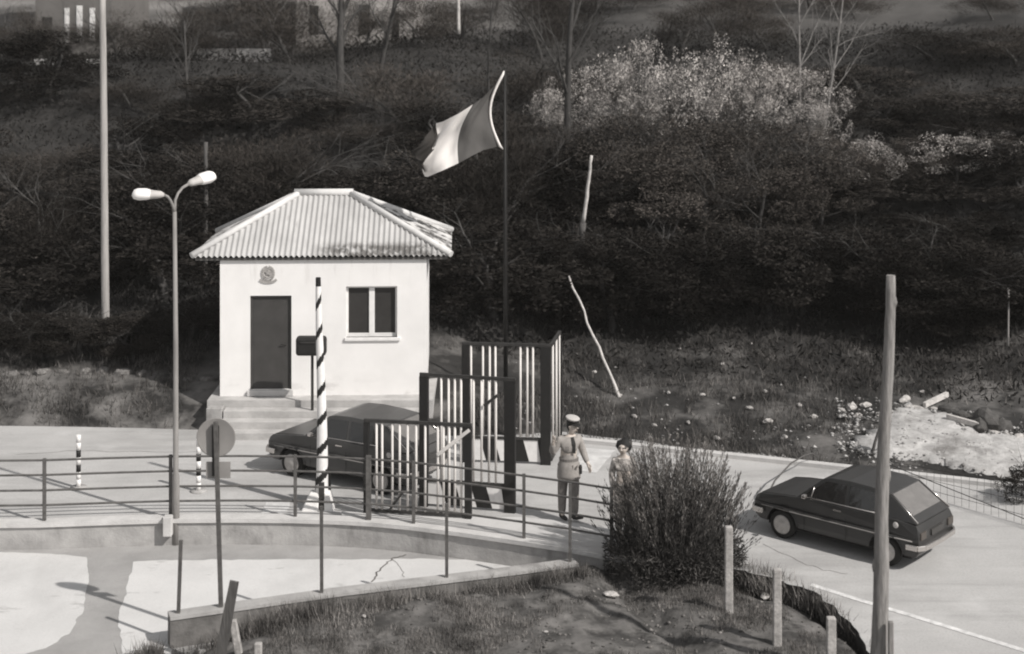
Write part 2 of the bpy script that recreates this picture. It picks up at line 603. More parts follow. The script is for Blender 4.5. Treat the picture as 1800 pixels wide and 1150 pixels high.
def strip(name, line, wid, z, m):
    pts = [Vector((p[0], p[1], 0)) for p in line]
    l, r = [], []
    for i, p in enumerate(pts):
        d = (pts[min(i + 1, len(pts) - 1)] - pts[max(i - 1, 0)]).normalized()
        nrm = Vector((-d.y, d.x, 0))
        l.append(p + nrm * wid / 2)
        r.append(p - nrm * wid / 2)
    mb = MB()
    vs = [(p.x, p.y, z) for p in l] + [(p.x, p.y, z) for p in r]
    n = len(l)
    mb.add(vs, [(i, n + i, n + i + 1, i + 1) for i in range(n - 1)])
    return tag(mb.build(name, m), kind='structure')


strip('edge_line', [P(1425, 1028), P(1500, 1052), P(1600, 1082), P(1700, 1113), P(1800, 1144), P(1950, 1192)], 0.11, 0.006, mat('worn_line_paint', 0.6, var=.25, scale=7, warm=.3))
sheet('crossing_mark', [P(*p) for p in [(1030, 788), (1082, 792), (1048, 832), (985, 826)]], 0.007, mat('faded_paint', 0.52, var=0.2, scale=4, warm=.3))
sheet('crossing_mark', [P(*p) for p in [(470, 882), (512, 880), (506, 902), (458, 903)]], 0.007, MATS['faded_paint'])

# kerb along the bank on the far side
kl = [P(x, y) for x, y in [(985, 774), (1080, 783), (1200, 796), (1320, 808), (1480, 825), (1600, 838), (1700, 849), (1830, 864)]]
mb = MB()
for a, b in zip(kl[:-1], kl[1:]):
    mb.bar((a.x, a.y, 0.0), (b.x, b.y, 0.0), 0.16, 0.18, side=(0, 0, 1))
tag(mb.build('kerb', M_coping), kind='structure')


# gravel apron on the right bank, lying on the ground
def drape(name, pts_px, zoff, m, step=0.3):
    """a sheet of gravel following the bank"""
    poly = []
    dense_px = []
    for (a, b) in zip(pts_px, pts_px[1:] + pts_px[:1]):
        for k in range(7):
            t = k / 7
            x, y = a[0] + (b[0] - a[0]) * t, a[1] + (b[1] - a[1]) * t
            dense_px.append((x + 11 * mnoise.noise((x * .09, y * .09, 2)), y + 6 * mnoise.noise((x * .11, y * .11, 7))))
    for x, y in dense_px:
        z = 0.2
        for _ in range(6):
            p = P(x, y, z)
            z = ground_z(p.x, p.y)
        poly.append((p.x, p.y))
    bm = bmesh.new()
    vs = [bm.verts.new((x, y, 0)) for x, y in poly]
    bm.faces.new(vs)
    xs = [p[0] for p in poly]
    ys = [p[1] for p in poly]
    v = min(xs)
    while v < max(xs):
        bmesh.ops.bisect_plane(bm, geom=bm.verts[:] + bm.edges[:] + bm.faces[:], plane_co=(v, 0, 0), plane_no=(1, 0, 0)); v += step
    v = min(ys)
    while v < max(ys):
        bmesh.ops.bisect_plane(bm, geom=bm.verts[:] + bm.edges[:] + bm.faces[:], plane_co=(0, v, 0), plane_no=(0, 1, 0)); v += step
    for q in bm.verts:
        q.co.z = ground_z(q.co.x, q.co.y) + zoff
        if q.is_boundary:
            q.co.z -= zoff + .03
    bmesh.ops.triangulate(bm, faces=bm.faces[:])
    for f in bm.faces:
        f.smooth = True
        f.normal_update()
        if f.normal.z < 0: f.normal_flip()
    me = bpy.data.meshes.new(name)
    bm.to_mesh(me)
    bm.free()
    me.materials.append(m)
    return tag(link(name, me), kind='structure')


drape('gravel_apron', [(1485, 788), (1515, 765), (1560, 745), (1545, 722), (1600, 710), (1680, 735), (1740, 752), (1830, 775), (1900, 800), (1900, 862), (1790, 846), (1700, 830), (1620, 812), (1540, 806), (1500, 796)], 0.09, M_gravel)


# ------------------------------------------------------------------ garden in front
def ytop(X):
    return float(np.interp(X, [-5.2, .93, 2, 3.0, 3.8, 4.3, 4.75, 5.0, 5.15, 5.4, 6.1], [22.75, 24.95, 25.45, 25.3, 24.9, 24.5, 23.8, 22.7, 21.6, 17, 8]))


def garden_z(X, Y):
    d = ytop(X) - Y
    ditchk = min(max((X - 2.6) / 1.2, 0), 1) * math.exp(-(d / .7) ** 2)
    z = -0.12 - 0.33 * ditchk
    z += 0.12 * mnoise.noise((X * .8, Y * .8, 5.5)) + 0.07 * mnoise.noise((X * 2.6, Y * 2.6, 2.2))
    # path-like furrow
    z -= 0.13 * math.exp(-((X - 2.3 + .35 * (Y - 23)) / .22) ** 2)
    # slumps towards the lower road at its left end
    z -= max(0, (-3.6 - X)) * .35
    return z


def build_garden():
    xs = np.concatenate([np.arange(-5.15, 4.6, .12), np.arange(4.6, 6.2, .06)])
    ny = 110
    vs, fs = [], []
    for X in xs:
        t = ytop(X)
        b = 8.0
        for j in range(ny):
            u = 1 - (1 - j / (ny - 1)) ** 1.6
            Y = b + (t - b) * u
            vs.append((X, Y, garden_z(X, Y)))
    n = len(xs)
    for i in range(n - 1):
        for j in range(ny - 1):
            fs.append((i * ny + j, (i + 1) * ny + j, (i + 1) * ny + j + 1, i * ny + j + 1))
    mb = MB().add(vs, fs, smooth=True)
    tag(mb.build('garden_ground', M_garden, recalc=False), kind='structure')


build_garden()

# ------------------------------------------------------------------ grass and undergrowth (uncountable)
rng = np.random.default_rng(7)


def blades(pts, hmin, hmax, wid, lean=0.5):
    n = len(pts)
    pts = np.asarray(pts)
    a = rng.uniform(0, 2 * np.pi, n)
    h = rng.uniform(hmin, hmax, n)
    d = np.stack([np.cos(a), np.sin(a), np.zeros(n)], 1)
    la = rng.uniform(0, 2 * np.pi, n)
    ln = np.stack([np.cos(la), np.sin(la), np.zeros(n)], 1) * (h * rng.uniform(0, lean, n))[:, None]
    up = np.stack([np.zeros(n), np.zeros(n), h], 1)
    w_ = wid * rng.uniform(.6, 1.4, n)[:, None]
    v = np.empty((n, 3, 3))
    v[:, 0] = pts - d * w_
    v[:, 1] = pts + d * w_
    v[:, 2] = pts + up + ln
    return v.reshape(-1, 3), np.arange(n * 3).reshape(-1, 3)


def clumpy(X, Y, sc, seed):
    return mnoise.noise((X * sc, Y * sc, seed))


def scatter_garden(n):
    out = []
    while len(out) < n:
        X = rng.uniform(-5.1, 5.3)
        Y = rng.uniform(19.0, 25.3)
        if Y > ytop(X) - .02: continue
        k = clumpy(X, Y, .9, 4.4) + .6 * clumpy(X, Y, 2.5, 1.4)
        if k < rng.uniform(-.15, .45): continue
        out.append((X, Y, garden_z(X, Y) - .02))
    return out


v1, f1 = blades(scatter_garden(70000), .02, .12, .006)
tag(link('grass', np_mesh('grass', v1, f1, M_grass, 3)), kind='stuff')
# taller weeds along the ditch and the walls
pts = []
while len(pts) < 15000:
    c = rng.integers(0, 3)
    if c == 0:
        X = rng.uniform(2.6, 5.45); Y = ytop(X) - abs(rng.normal(0, .22)) + .1
    elif c == 1:
        X = rng.uniform(-5.0, 1.2); Y = np.interp(X, [-5.1, .93], [22.65, 24.8]) - abs(rng.normal(0, .18))
    else:
        X = -5.15 + rng.normal(0, .18); Y = rng.uniform(20.5, 22.6)
    if clumpy(X, Y, 1.4, 8.8) < rng.uniform(-.5, .5): continue
    z = (garden_z(X, min(Y, ytop(X))) if c else -.28 + rng.uniform(0, .2)) if X > -5.12 else -.42
    pts.append((X, Y, z - .02))
v2, f2 = blades(pts, .08, .33, .007, .8)
tag(link('weeds', np_mesh('weeds', v2, f2, M_grass, 3)), kind='stuff')
# rough grass of the far bank
pts = []
while len(pts) < 46000:
    X = rng.uniform(-14, 14)
    fe = far_edge(X)
    Y = fe + rng.uniform(.02, 1) ** 1.2 * 11.5
    if -7.2 < X < -1.2 and fe < Y < 36.8: continue
    d = Y - fe
    k = clumpy(X, Y, .6, 14.4) + .7 * clumpy(X, Y, 1.9, 1.4)
    if k < rng.uniform(-.6, .5): continue
    px, py = CX + F * X / Y, F * (H - .3) / Y
    if px > 1510 and 715 < py < 838 and rng.uniform() < .97: continue
    pts.append((X, Y, ground_z(X, Y) - .02))
v3, f3 = blades(pts, .06, .26, .010, .9)
M_bankgrass = mat('bank_grass', 0.088, rough=0.95, var=0.65, scale=0.55, island=0.55, warm=1.3, spec=0.1)
tag(link('bank_grass', np_mesh('bank_grass', v3, f3, M_bankgrass, 3)), kind='stuff')


# ------------------------------------------------------------------ leaves, twigs, trees
def leaf_quads(c, ax, size, wid):
    """rhombus leaves at c pointing along ax"""
    n = len(c)
    r = rng.normal(size=(n, 3))
    s = np.cross(ax, r)
    s /= np.linalg.norm(s, axis=1)[:, None] + 1e-9
    L = size[:, None] * ax
    W = (size * wid)[:, None] * s
    v = np.empty((n, 4, 3))
    v[:, 0] = c
    v[:, 1] = c + L * .5 + W * .5
    v[:, 2] = c + L
    v[:, 3] = c + L * .5 - W * .5
    return v.reshape(-1, 3), np.arange(n * 4).reshape(-1, 4)


def unit(a):
    return a / (np.linalg.norm(a, axis=1)[:, None] + 1e-9)


def clumps(n, rad, h, seed, hollow=.55):
    g = np.random.default_rng(seed)
    d = unit(g.normal(size=(n, 3)))
    rr = g.uniform(hollow, 1.0, n)[:, None]
    c = d * rr * np.array([rad, rad, h / 2])
    c[:, 2] += h / 2
    c[:, :2] *= (1.05 - .45 * np.clip(c[:, 2] / h, 0, 1) ** 2)[:, None]
    return c


def crown_mesh(name, m, rad, h, ncl, per, size, wid, clr, seed, up=.3, z0=.3):
    g = np.random.default_rng(seed)
    cc = clumps(ncl, rad, h, seed)
    r = g.uniform(.6, 1.25, ncl) * clr
    idx = np.repeat(np.arange(ncl), per)
    d = unit(g.normal(size=(len(idx), 3)))
    q = cc[idx] + d * (r[idx] * g.uniform(.45, 1.0, len(idx)) ** .6)[:, None] * np.array([1, 1, .75])
    ax = unit(d * .7 + g.normal(size=d.shape) * .6 + np.array([0, 0, up]))
    q[:, 2] += z0
    v, f = leaf_quads(q, ax, g.uniform(.55, 1.4, len(idx)) * size, wid)
    return np_mesh(name, v, f, m, 4)


def branch_mb(mb, p, d, length, r, lev, g, n=5, spread=.55, up=.15, mi=0):
    pts = [p]
    rads = [r]
    k = 5
    q = p.copy()
    dd = d.normalized()
    for i in range(k):
        dd = (dd + Vector((g.normal(0, .10), g.normal(0, .10), g.normal(0, .07) + up * .12))).normalized()
        q = q + dd * (length / k)
        pts.append(q.copy())
        rads.append(r * (1 - .62 * (i + 1) / k))
        if lev > 0 and i >= 1:
            for _ in range(1 if i < k - 1 else 2):
                s = Vector((g.normal(), g.normal(), g.normal() * .5 + up))
                s = (s - dd * s.dot(dd)).normalized()
                nd = (dd + s * spread * g.uniform(.7, 1.5)).normalized()
                branch_mb(mb, q.copy(), nd, length * g.uniform(.42, .68), rads[-1] * g.uniform(.5, .7), lev - 1, g, max(3, n - 1), spread, up, mi)
    mb.tube(pts, rads, n=n, mi=mi, cap=False)


def trunk_mesh(name, m, h, r, seed, lev=2, spread=.6, lean=(0, 0), frac=.9):
    g = np.random.default_rng(seed)
    mb = MB()
    branch_mb(mb, Vector((0, 0, -.3)), Vector((lean[0], lean[1], 1)), h * frac, r, lev, g, 7, spread)
    o = mb.build(name, m, recalc=False)
    me = o.data
    bpy.data.objects.remove(o)
    return me


def twig_mesh(name, m, rad, h, n, seed, size=.45, wid=.03, z0=.2):
    g = np.random.default_rng(seed)
    cc = clumps(34, rad, h, seed, .35)
    idx = g.integers(0, len(cc), n)
    q = cc[idx] + g.normal(size=(n, 3)) * np.array([.32, .32, .32]) * rad * .5
    out = unit(q - np.array([0, 0, 0.0]))
    ax = unit(out * .9 + g.normal(size=(n, 3)) * .55 + np.array([0, 0, .35]))
    q[:, 2] += z0
    v, f = leaf_quads(q, ax, g.uniform(.5, 1.5, n) * size, wid)
    return np_mesh(name, v, f, m, 4)


VAR = {}
VAR['ever'] = [(crown_mesh('crown', M_leaf, 1.8, 4.0, 20 + 3 * i, 620, .10, .5, .72 - .04 * i, 11 + i), trunk_mesh('trunk', M_bark, 3.6, .11, 30 + i)) for i in range(4)]
VAR['ever_shade'] = [(crown_mesh('crown', M_leaf_shade, 1.8, 4.0, 22 + 3 * i, 560, .10, .55, .70 - .04 * i, 111 + i), trunk_mesh('trunk', M_bark, 3.6, .11, 130 + i)) for i in range(3)]  # evergreens whose leaf colour carries the shade low in the thicket
VAR['brush'] = [(twig_mesh('crown', M_twig, 1.8, 3.8, 8500, 51 + i, .25, .05), trunk_mesh('trunk', M_barkd, 3.6, .08, 60 + i, 4, .7)) for i in range(3)]
M_scrub = mat('scrub_leaf', 0.058, rough=0.95, var=0.5, scale=0.7, island=0.4, warm=2.4, spec=0.08, objvar=.35)
VAR['scrub'] = [(crown_mesh('crown', M_scrub, 1.9, 4.0, 30, 420, .085, .4, .62, 171 + i), trunk_mesh('trunk', M_barkd, 3.8, .09, 180 + i, 4, .65)) for i in range(3)]
VAR['bloom'] = [(crown_mesh('crown', M_blos, 1.75, 2.1, 66, 85, .038, .8, .29, 71 + i, z0=1.0), trunk_mesh('trunk', M_bark, 2.6, .06, 80 + i, 3)) for i in range(3)]
BASEH = {'ever': 4.6, 'ever_shade': 4.6, 'scrub': 4.4, 'brush': 4.2, 'bloom': 3.2}
NAMES = {'ever': 'evergreen_tree', 'ever_shade': 'evergreen_tree', 'scrub': 'scrub_tree', 'brush': 'bare_bush', 'bloom': 'blossom_shrub'}


def plant(kind, X, Y, top_z, wscale, label, cat, group=None, seed=0):
    g = random.Random(seed)
    z = ground_z(X, Y)
    crown, trunk = VAR[kind][g.randrange(len(VAR[kind]))]
    o = empty(NAMES[kind], (X, Y, z), g.uniform(0, 6.28))
    s = max((top_z - z) / BASEH[kind], .25)
    o.scale = (wscale, wscale, s)
    tag(o, label, cat, group)
    c = link('trunk', trunk, o)
    c2 = link('crown', crown, o)
    return o


# ------------------------------------------------------------------ hillside thicket
def zat(py, Y):
    return H - py * Y / F


prof_x = [-100, 0, 180, 300, 480, 600, 750, 900, 1000, 1150, 1300, 1450, 1520, 1600, 1700, 1800, 1900]
prof_y = [125, 130, 128, 112, 118, 128, 120, 120, 150, 190, 200, 215, 290, 340, 330, 330, 330]
g0 = random.Random(5)
n_ = 0
for (Y, dy, kinds) in ((49.5, 0, ['brush', 'ever', 'brush']), (46.5, 75, ['ever', 'brush']), (43.5, 165, ['ever_shade', 'ever', 'brush']), (41.0, 270, ['ever_shade', 'ever_shade', 'ever'])):
    px = -90 + g0.uniform(0, 60)
    while px < 1900:
        jit = g0.uniform(-1.9, 1.9)
        Yj = Y + jit - (2.2 if px < 900 else 0) * (1 if Y < 45 else .4)
        X = (px - CX) * Yj / F
        top = float(np.interp(px, prof_x, prof_y)) + dy - jit * 26 + g0.uniform(-48, 48)
        kd = kinds[n_ % len(kinds)]
        if px < 380 and kd == 'ever_shade': kd = 'ever'
        if px > 1060 and px < 1480 and Y > 45: kd = 'brush'
        if not (-7.2 < X < -1.0 and Yj < 38.8) and not (120 < px < 245 and Yj < 40):
            if kd in ('ever', 'ever_shade'):
                plant(kd, X, Yj, zat(top, Yj), g0.uniform(.8, 1.6), 'dark evergreen tree in the dense thicket on the hillside', 'tree', 'evergreens of the hillside thicket', seed=n_)
            else:
                plant(kd, X, Yj, zat(top, Yj), g0.uniform(.8, 1.4), 'twiggy brown leafless bush in the thicket on the hillside', 'bush', 'bare bushes of the hillside thicket', seed=n_)
        n_ += 1
        px += g0.uniform(95, 150)
for i, px in enumerate(range(985, 1800, 74)):
    Y = 39.2 - max(0, px - 1400) * .0035 + g0.uniform(-.5, .5)
    X = (px + g0.uniform(-20, 20) - CX) * Y / F
    plant('ever_shade', X, Y, zat(405 + g0.uniform(-55, 60) + max(0, px - 1500) * .15, Y), g0.uniform(.75, 1.05), 'dark evergreen tree in the dense thicket on the hillside', 'tree', 'evergreens of the hillside thicket', seed=700 + i)
# low dark bushes at the foot of the thicket, left of the hut
for i, (px, Y, top, ws) in enumerate([(40, 36.2, 560, .7), (140, 36.2, 575, .6), (235, 36.0, 590, .55), (330, 37.0, 520, .7), (-60, 36.5, 540, .8)]):
    X = (px - CX) * Y / F
    plant('ever', X, Y, zat(top, Y), ws, 'low dark bush on the bank left of the white hut', 'bush', 'low bushes on the bank left of the hut', seed=200 + i)
o = plant('ever', (1692 - CX) * 37.5 / F, 37.5, zat(612, 37.5), .62, 'low round blackish bush on the bank above the rubble', 'bush', seed=230)
o = plant('ever', (1815 - CX) * 28.2 / F, 28.2, zat(790, 28.2), .3, 'small dark shrub at the right edge of the road', 'bush', seed=231)
# rounded grey scrub hanging below the blossom
for i, (px, top, Y, ws) in enumerate([(1000, 222, 44.6, .95), (1075, 205, 44.2, 1.1), (1150, 198, 43.8, 1.2), (1235, 205, 43.6, 1.2), (1320, 212, 43.6, 1.15), (1400, 222, 43.8, 1.05), (1470, 250, 44.0, .9), (1110, 262, 42.6, 1.0), (1210, 275, 42.2, 1.1), (1330, 282, 42.2, 1.05), (1440, 300, 42.4, .9), (1560, 295, 44.0, .85), (1650, 318, 44.2, .9), (1745, 320, 44.4, .9), (1820, 290, 44.4, .9), (930, 250, 44.0, .8)]):
    plant('scrub', (px - CX) * Y / F, Y, zat(top, Y), ws, 'rounded grey brown scrub tree below the pale blossom on the hillside', 'tree', 'rounded scrub trees below the blossom', seed=800 + i)
# blossom
for i, (px, top, Y, ws) in enumerate([(1015, 105, 47, .75), (1085, 80, 46.5, .85), (1130, 48, 46, .7), (1190, 85, 45.6, .95), (1260, 60, 46, .85), (1320, 85, 45.8, .85), (1380, 100, 46, .75), (1430, 112, 46.2, .7), (965, 135, 47.5, .45)]):
    plant('bloom', (px - CX) * Y / F, Y, zat(top, Y), ws, 'pale flowering shrub in the bright mass at the top of the hillside', 'shrub', 'pale flowering shrubs at the hilltop', seed=300 + i)
plant('bloom', (1448 - CX) * 44.5 / F, 44.5, zat(165, 44.5), .5, 'small pale shrub hanging below the right end of the blossom mass', 'shrub', seed=320)
plant('bloom', (1535 - CX) * 43.5 / F, 43.5, zat(232, 43.5), .6, 'small pale shrub between the blossom mass and the far right shrub', 'shrub', seed=321)
plant('bloom', (1745 - CX) * 43.5 / F, 43.5, zat(225, 43.5), .8, 'pale budding shrub nearest the right edge of the hillside', 'shrub', seed=325)
plant('bloom', (1675 - CX) * 43 / F, 43, zat(228, 43), .9, 'pale budding shrub at the right of the hillside, left of its twin', 'shrub', seed=322)
plant('brush', (1640 - CX) * 52 / F, 52, zat(85, 52), 1.6, 'wide dark bush on the upper right slope', 'bush', seed=323)
plant('brush', (1760 - CX) * 52 / F, 52, zat(120, 52), 1.2, 'dark bush at the top right corner of the slope', 'bush', seed=324)

for i in range(34):
    px = [40, 95, 300, 205, 500, 350, 625, 430, 745, 1270, 1340, 240, 300, 420, 800, 880, 960, 1040, 1120, 1200, 1420, 1500, 1580, 1660, 1740, 1800, 350, 460, 1000, 1150, 1320, 1460, 1620, 1780][i] + g0.uniform(-15, 15)
    Y = g0.uniform(53.5, 57) if i < 11 else g0.uniform(57, 74)
    top = g0.uniform(-40, 50) if i < 11 else g0.uniform(-60, 40)
    plant('brush', (px - CX) * Y / F, Y, max(zat(top, Y), ground_z((px - CX) * Y / F, Y) + 1.2), g0.uniform(.8, 1.3), 'bare brown bush on the far slope along the top edge', 'bush', 'bare bushes of the far upper slope', seed=500 + i)
# undergrowth over the hill
pts, n = [], 90000
X = rng.uniform(-20, 20, n)
dd = rng.uniform(4.5, 30, n)
Y = np.array([far_edge(x) for x in X]) + dd
Z = np.array([ground_z(x, y) for x, y in zip(X, Y)])
keep = ~((X > -7.3) & (X < -.9) & (Y < 37.4))
q = np.stack([X, Y, Z + rng.uniform(0, .5, n) ** 2 * 1.6], 1)[keep]
ax = unit(rng.normal(size=q.shape) + np.array([0, 0, .8]))
vv, ff = leaf_quads(q, ax, rng.uniform(.05, .2, len(q)), .3)
tag(link('undergrowth', np_mesh('undergrowth', vv, ff, M_brush, 4)), kind='stuff')


# bare trees standing out of the thicket
def bare_tree(px, py_base, Y, top_py, r, seed, label, m=M_bark, lev=3, lean=(0, 0), spread=.5, name='bare_tree', twigs=True):
    X = (px - CX) * Y / F
    z = zat(py_base, Y) if py_base else ground_z(X, Y)
    z = min(z, ground_z(X, Y) + .3)
    o = worldroot(name, (X, Y, z), label, 'tree')
    h = zat(top_py, Y) - z
    g = np.random.default_rng(seed)
    mb = MB()
    mt = MB()
    p = Vector((X, Y, z - .3))
    pts, rads = [p.copy()], [r]
    d = Vector((lean[0], lean[1], 1)).normalized()
    k = 9
    for i in range(k):
        d = (d + Vector((g.normal(0, .035), g.normal(0, .03), 0))).normalized()
        p = p + d * (h / k)
        pts.append(p.copy())
        rads.append(r * (1 - .6 * (i + 1) / k))
        if i >= 3:
            for _ in range(2):
                s = Vector((g.normal(), g.normal() * .6, g.uniform(.1, .8))).normalized()
                branch_mb(mt, p.copy(), (d * .6 + s * spread * 1.5).normalized(), h * g.uniform(.22, .42), rads[-1] * .5, lev - 1, g, 5, .6, .25)
    mb.tube(pts, rads, n=8)
    mb.build('trunk', m, o)
    mt.build('crown', m, o, recalc=False)
    return o


bare_tree(600, 0, 48, -90, .16, 1, 'bare dark tree with forking limbs in front of the pale house', lean=(-.05, 0))
bare_tree(655, 0, 49, -80, .10, 2, 'slimmer bare tree right of the forking tree by the pale house', lean=(.14, 0))
bare_tree(985, 0, 46, -120, .13, 3, 'tall dark bare trunk left of the blossom mass', lev=2, spread=.35)
bare_tree(330, 0, 47.5, 20, .07, 4, 'thin bare tree above the left of the hut roof', lev=2)
bare_tree(1435, 0, 45.5, -60, .05, 5, 'thin pale leaning sapling behind the right end of the blossoms', m=M_barkp, lev=2, lean=(.16, 0))
bare_tree(1405, 0, 47, -80, .045, 6, 'thin pale upright sapling behind the blossoms', m=M_barkp, lev=2, lean=(.03, 0))
bare_tree(860, 0, 48.5, -40, .05, 7, 'thin bare sapling behind the top of the flagpole', lev=2)

# ------------------------------------------------------------------ houses on the terrace above
def house(px0, px1, py_base, Y, h, dep, m, label, wins, roofover=.4):
    a = PY(px0, py_base, Y)
    b = PY(px1, py_base, Y)
    o = worldroot('house', ((a.x + b.x) / 2, Y, a.z), label, 'house')
    mb = MB().box(a.x, b.x, Y, Y + dep, a.z - 3, a.z + h)
    mb.build('wall', m, o)
    ym = Y + dep / 2
    r = MB()
    e = a.z + h
    vs = [(a.x - roofover, Y - roofover, e), (b.x + roofover, Y - roofover, e), (b.x + roofover, Y + dep + roofover, e), (a.x - roofover, Y + dep + roofover, e),
          (a.x - roofover, ym, e + 1.7), (b.x + roofover, ym, e + 1.7)]
    r.add(vs, [(0, 1, 5, 4), (2, 3, 4, 5), (0, 4, 3), (1, 2, 5), (3, 2, 1, 0)])
    r.build('roof', M_tile, o)
    for (x0, x1, y0, y1, mm) in wins:
        p, q = PY(x0, y1, Y), PY(x1, y0, Y)
        wd = MB().box(p.x, q.x, Y - .04, Y + .02, p.z, q.z).build('window' if mm is M_glass else 'shutter', mm, o)
    return o


house(62, 196, 118, 58, 6.0, 6, M_house, 'grey house with three tall pale shutters at the top left', [(114, 122, 14, 76, M_white), (135, 145, 10, 74, M_white), (158, 167, 14, 72, M_white), (75, 92, 30, 70, M_glass)])
house(520, 728, 96, 60, 6.5, 7, M_house2, 'pale house behind the bare forking tree at the top', [(545, 560, 10, 60, M_glass), (632, 650, 8, 60, M_glass), (690, 702, 20, 66, M_glass)])
house(1262, 1372, 22, 70, 4.5, 5, M_house2, 'small pale house half seen above the blossoms at the top edge', [(1300, 1318, -20, 5, M_glass)])
mb = MB()
a, b = PY(340, 108, 55), PY(475, 104, 55)
mb.box(a.x, b.x, 55, 55.3, a.z - 1.5, a.z + .45)
o = mb.build('garden_wall', M_conc, origin=(a.x, 55, a.z))
tag(o, 'low pale stone wall on the terrace above the hut', 'wall')
a, b = PY(60, 122, 54), PY(180, 118, 54)
o = MB().box(a.x, b.x, 54, 54.3, a.z - 1.5, a.z + .35).build('garden_wall', M_coping, origin=(a.x, 54, a.z))
tag(o, 'short pale wall below the grey house at the top left', 'wall')


# ------------------------------------------------------------------ poles and sticks
def pole(name, p0, p1, r0, r1, m, label, cat, n=10, jit=0.0, seed=0, group=None):
    g = random.Random(seed)
    p0, p1 = Vector(p0), Vector(p1)
    k = 10
    pts, rr = [], []
    for i in range(k + 1):
        t = i / k
        q = p0.lerp(p1, t)
        if 0 < i < k:
            q += Vector((g.uniform(-jit, jit), g.uniform(-jit, jit), 0))
        pts.append(q)
        rr.append((r0 + (r1 - r0) * t) * (1 + g.uniform(-1, 1) * min(jit * 6, .12)))
    o = MB().tube(pts, rr, n=n).build(name, m, origin=p0)
    tag(o, label, cat, group)
    return o


b = PY(186, 580, 36.9)
pole('utility_pole', (b.x, 36.9, ground_z(b.x, 36.9) - .3), PY(180, -40, 36.9), 0.10, .075, M_wood2, 'tall pale grey pole standing left of the lamp on the bank', 'pole', jit=.004)
b = PY(360, 420, 40)
pole('wooden_stake', (b.x, 40, ground_z(b.x, 40) - .2), PY(362, 250, 40), .07, .05, M_wood3, 'dim dark pole behind the left of the hut roof', 'pole', jit=.01)
pole('wooden_pole', PY(1008, 560, 40.5), PY(1025, 392, 40), .10, .08, M_wood3, 'dark leaning pole at the thicket edge right of the gates', 'pole', jit=.01)
pole('bare_stick', PY(1025, 392, 40), PY(1040, 274, 39.8), .055, .035, M_stick, 'pale upright branch above the dark leaning pole', 'branch', jit=.012, seed=3)
a = P(1089, 682, ground_z(2.6, 36.5))
a = Vector((a.x, a.y, ground_z(a.x, a.y)))
pole('bare_stick', a, PY(1000, 486, 37.6), .036, .024, M_stick, 'long pale stick leaning on the bank right of the gates', 'branch', jit=.03, seed=5)
b = PY(1772, 690, 36.5)
pole('thin_post', (b.x, 36.5, ground_z(b.x, 36.5) - .1), PY(1773, 507, 36.5), .022, .022, M_wood2, 'thin post with pale tip on the bank at the far right', 'post')
pole('white_trunk', PY(806, 60, 56), PY(805, -60, 56), .07, .05, M_stick, 'slim white pole at the top edge left of the flag', 'pole')

# weathered pole in front, with knots
base = Vector(PY(1541, 1215, 20.8))
top = Vector(PY(1565, 484, 20.8))
g = random.Random(2)
pts, rr = [], []
for i in range(25):
    t = i / 24
    q = base.lerp(top, t) + Vector((.016 * math.sin(t * 9) + g.uniform(-.004, .004), 0, 0))
    rad = .125 - .06 * t ** .8
    if t > .97: rad *= .95
    pts.append(q)
    rr.append(rad * (1 + g.uniform(-.03, .03)))
mb = MB().tube(pts, rr, n=14)
for t, side, sz in ((.935, 1, .055), (.30, -1, .035), (.52, 1, .02), (.75, -1, .018)):
    c = base.lerp(top, t) + Vector((side * (.105 - .06 * t), -.01, 0))
    st = len(mb.v)
    mb.lathe([(0.001, -.10), (sz * .7, -.06), (sz, 0), (sz * .75, .07), (.001, .14)], n=10)
    mb.xform(Matrix.Translation(c), st)
o = mb.build('wooden_pole', M_wood, origin=base)
tag(o, 'thick weathered wooden pole with knots standing in front of the right car', 'pole')
# forked prop seen beside it on the kerb
q = P(1530, 808)
r_ = worldroot('forked_branch', q, 'dark forked dead branch standing on the kerb behind the right car', 'branch')
mb = MB().tube([q + Vector((0, 0, -.03)), q + Vector((.1, .02, .35)), q + Vector((.22, .03, .72)), q + Vector((.24, .05, 1.0))], [.035, .03, .024, .014], n=6)
mb.build('stem', M_wood3, r_)
MB().tube([q + Vector((.16, .02, .52)), q + Vector((.3, 0, .28)), q + Vector((.33, 0, .02))], [.024, .02, .02], n=6).build('fork', M_wood3, r_)
# arching bramble in front of the right car
pl = [PY(1338, 925, 27.6), PY(1344, 880, 27.8), PY(1362, 845, 28.2), PY(1390, 815, 28.9), PY(1415, 800, 29.6), PY(1428, 797, 30.2), PY(1436, 804, 30.5)]
o = MB().tube(pl, [.02, .018, .017, .016, .014, .012, .01], n=5).build('bramble_stem', M_wood3, origin=pl[0])
tag(o, 'thin arching bramble stem over the bonnet of the right car', 'branch')


# ------------------------------------------------------------------ the hut
HUT_O = Vector((-6.34, 33.35, 0.6))
hut = empty('guard_hut', HUT_O, R(2))
tag(hut, 'small white guard hut with corrugated hipped roof above the steps', 'hut')
HW, HD, HH = 4.48, 2.9, 2.97


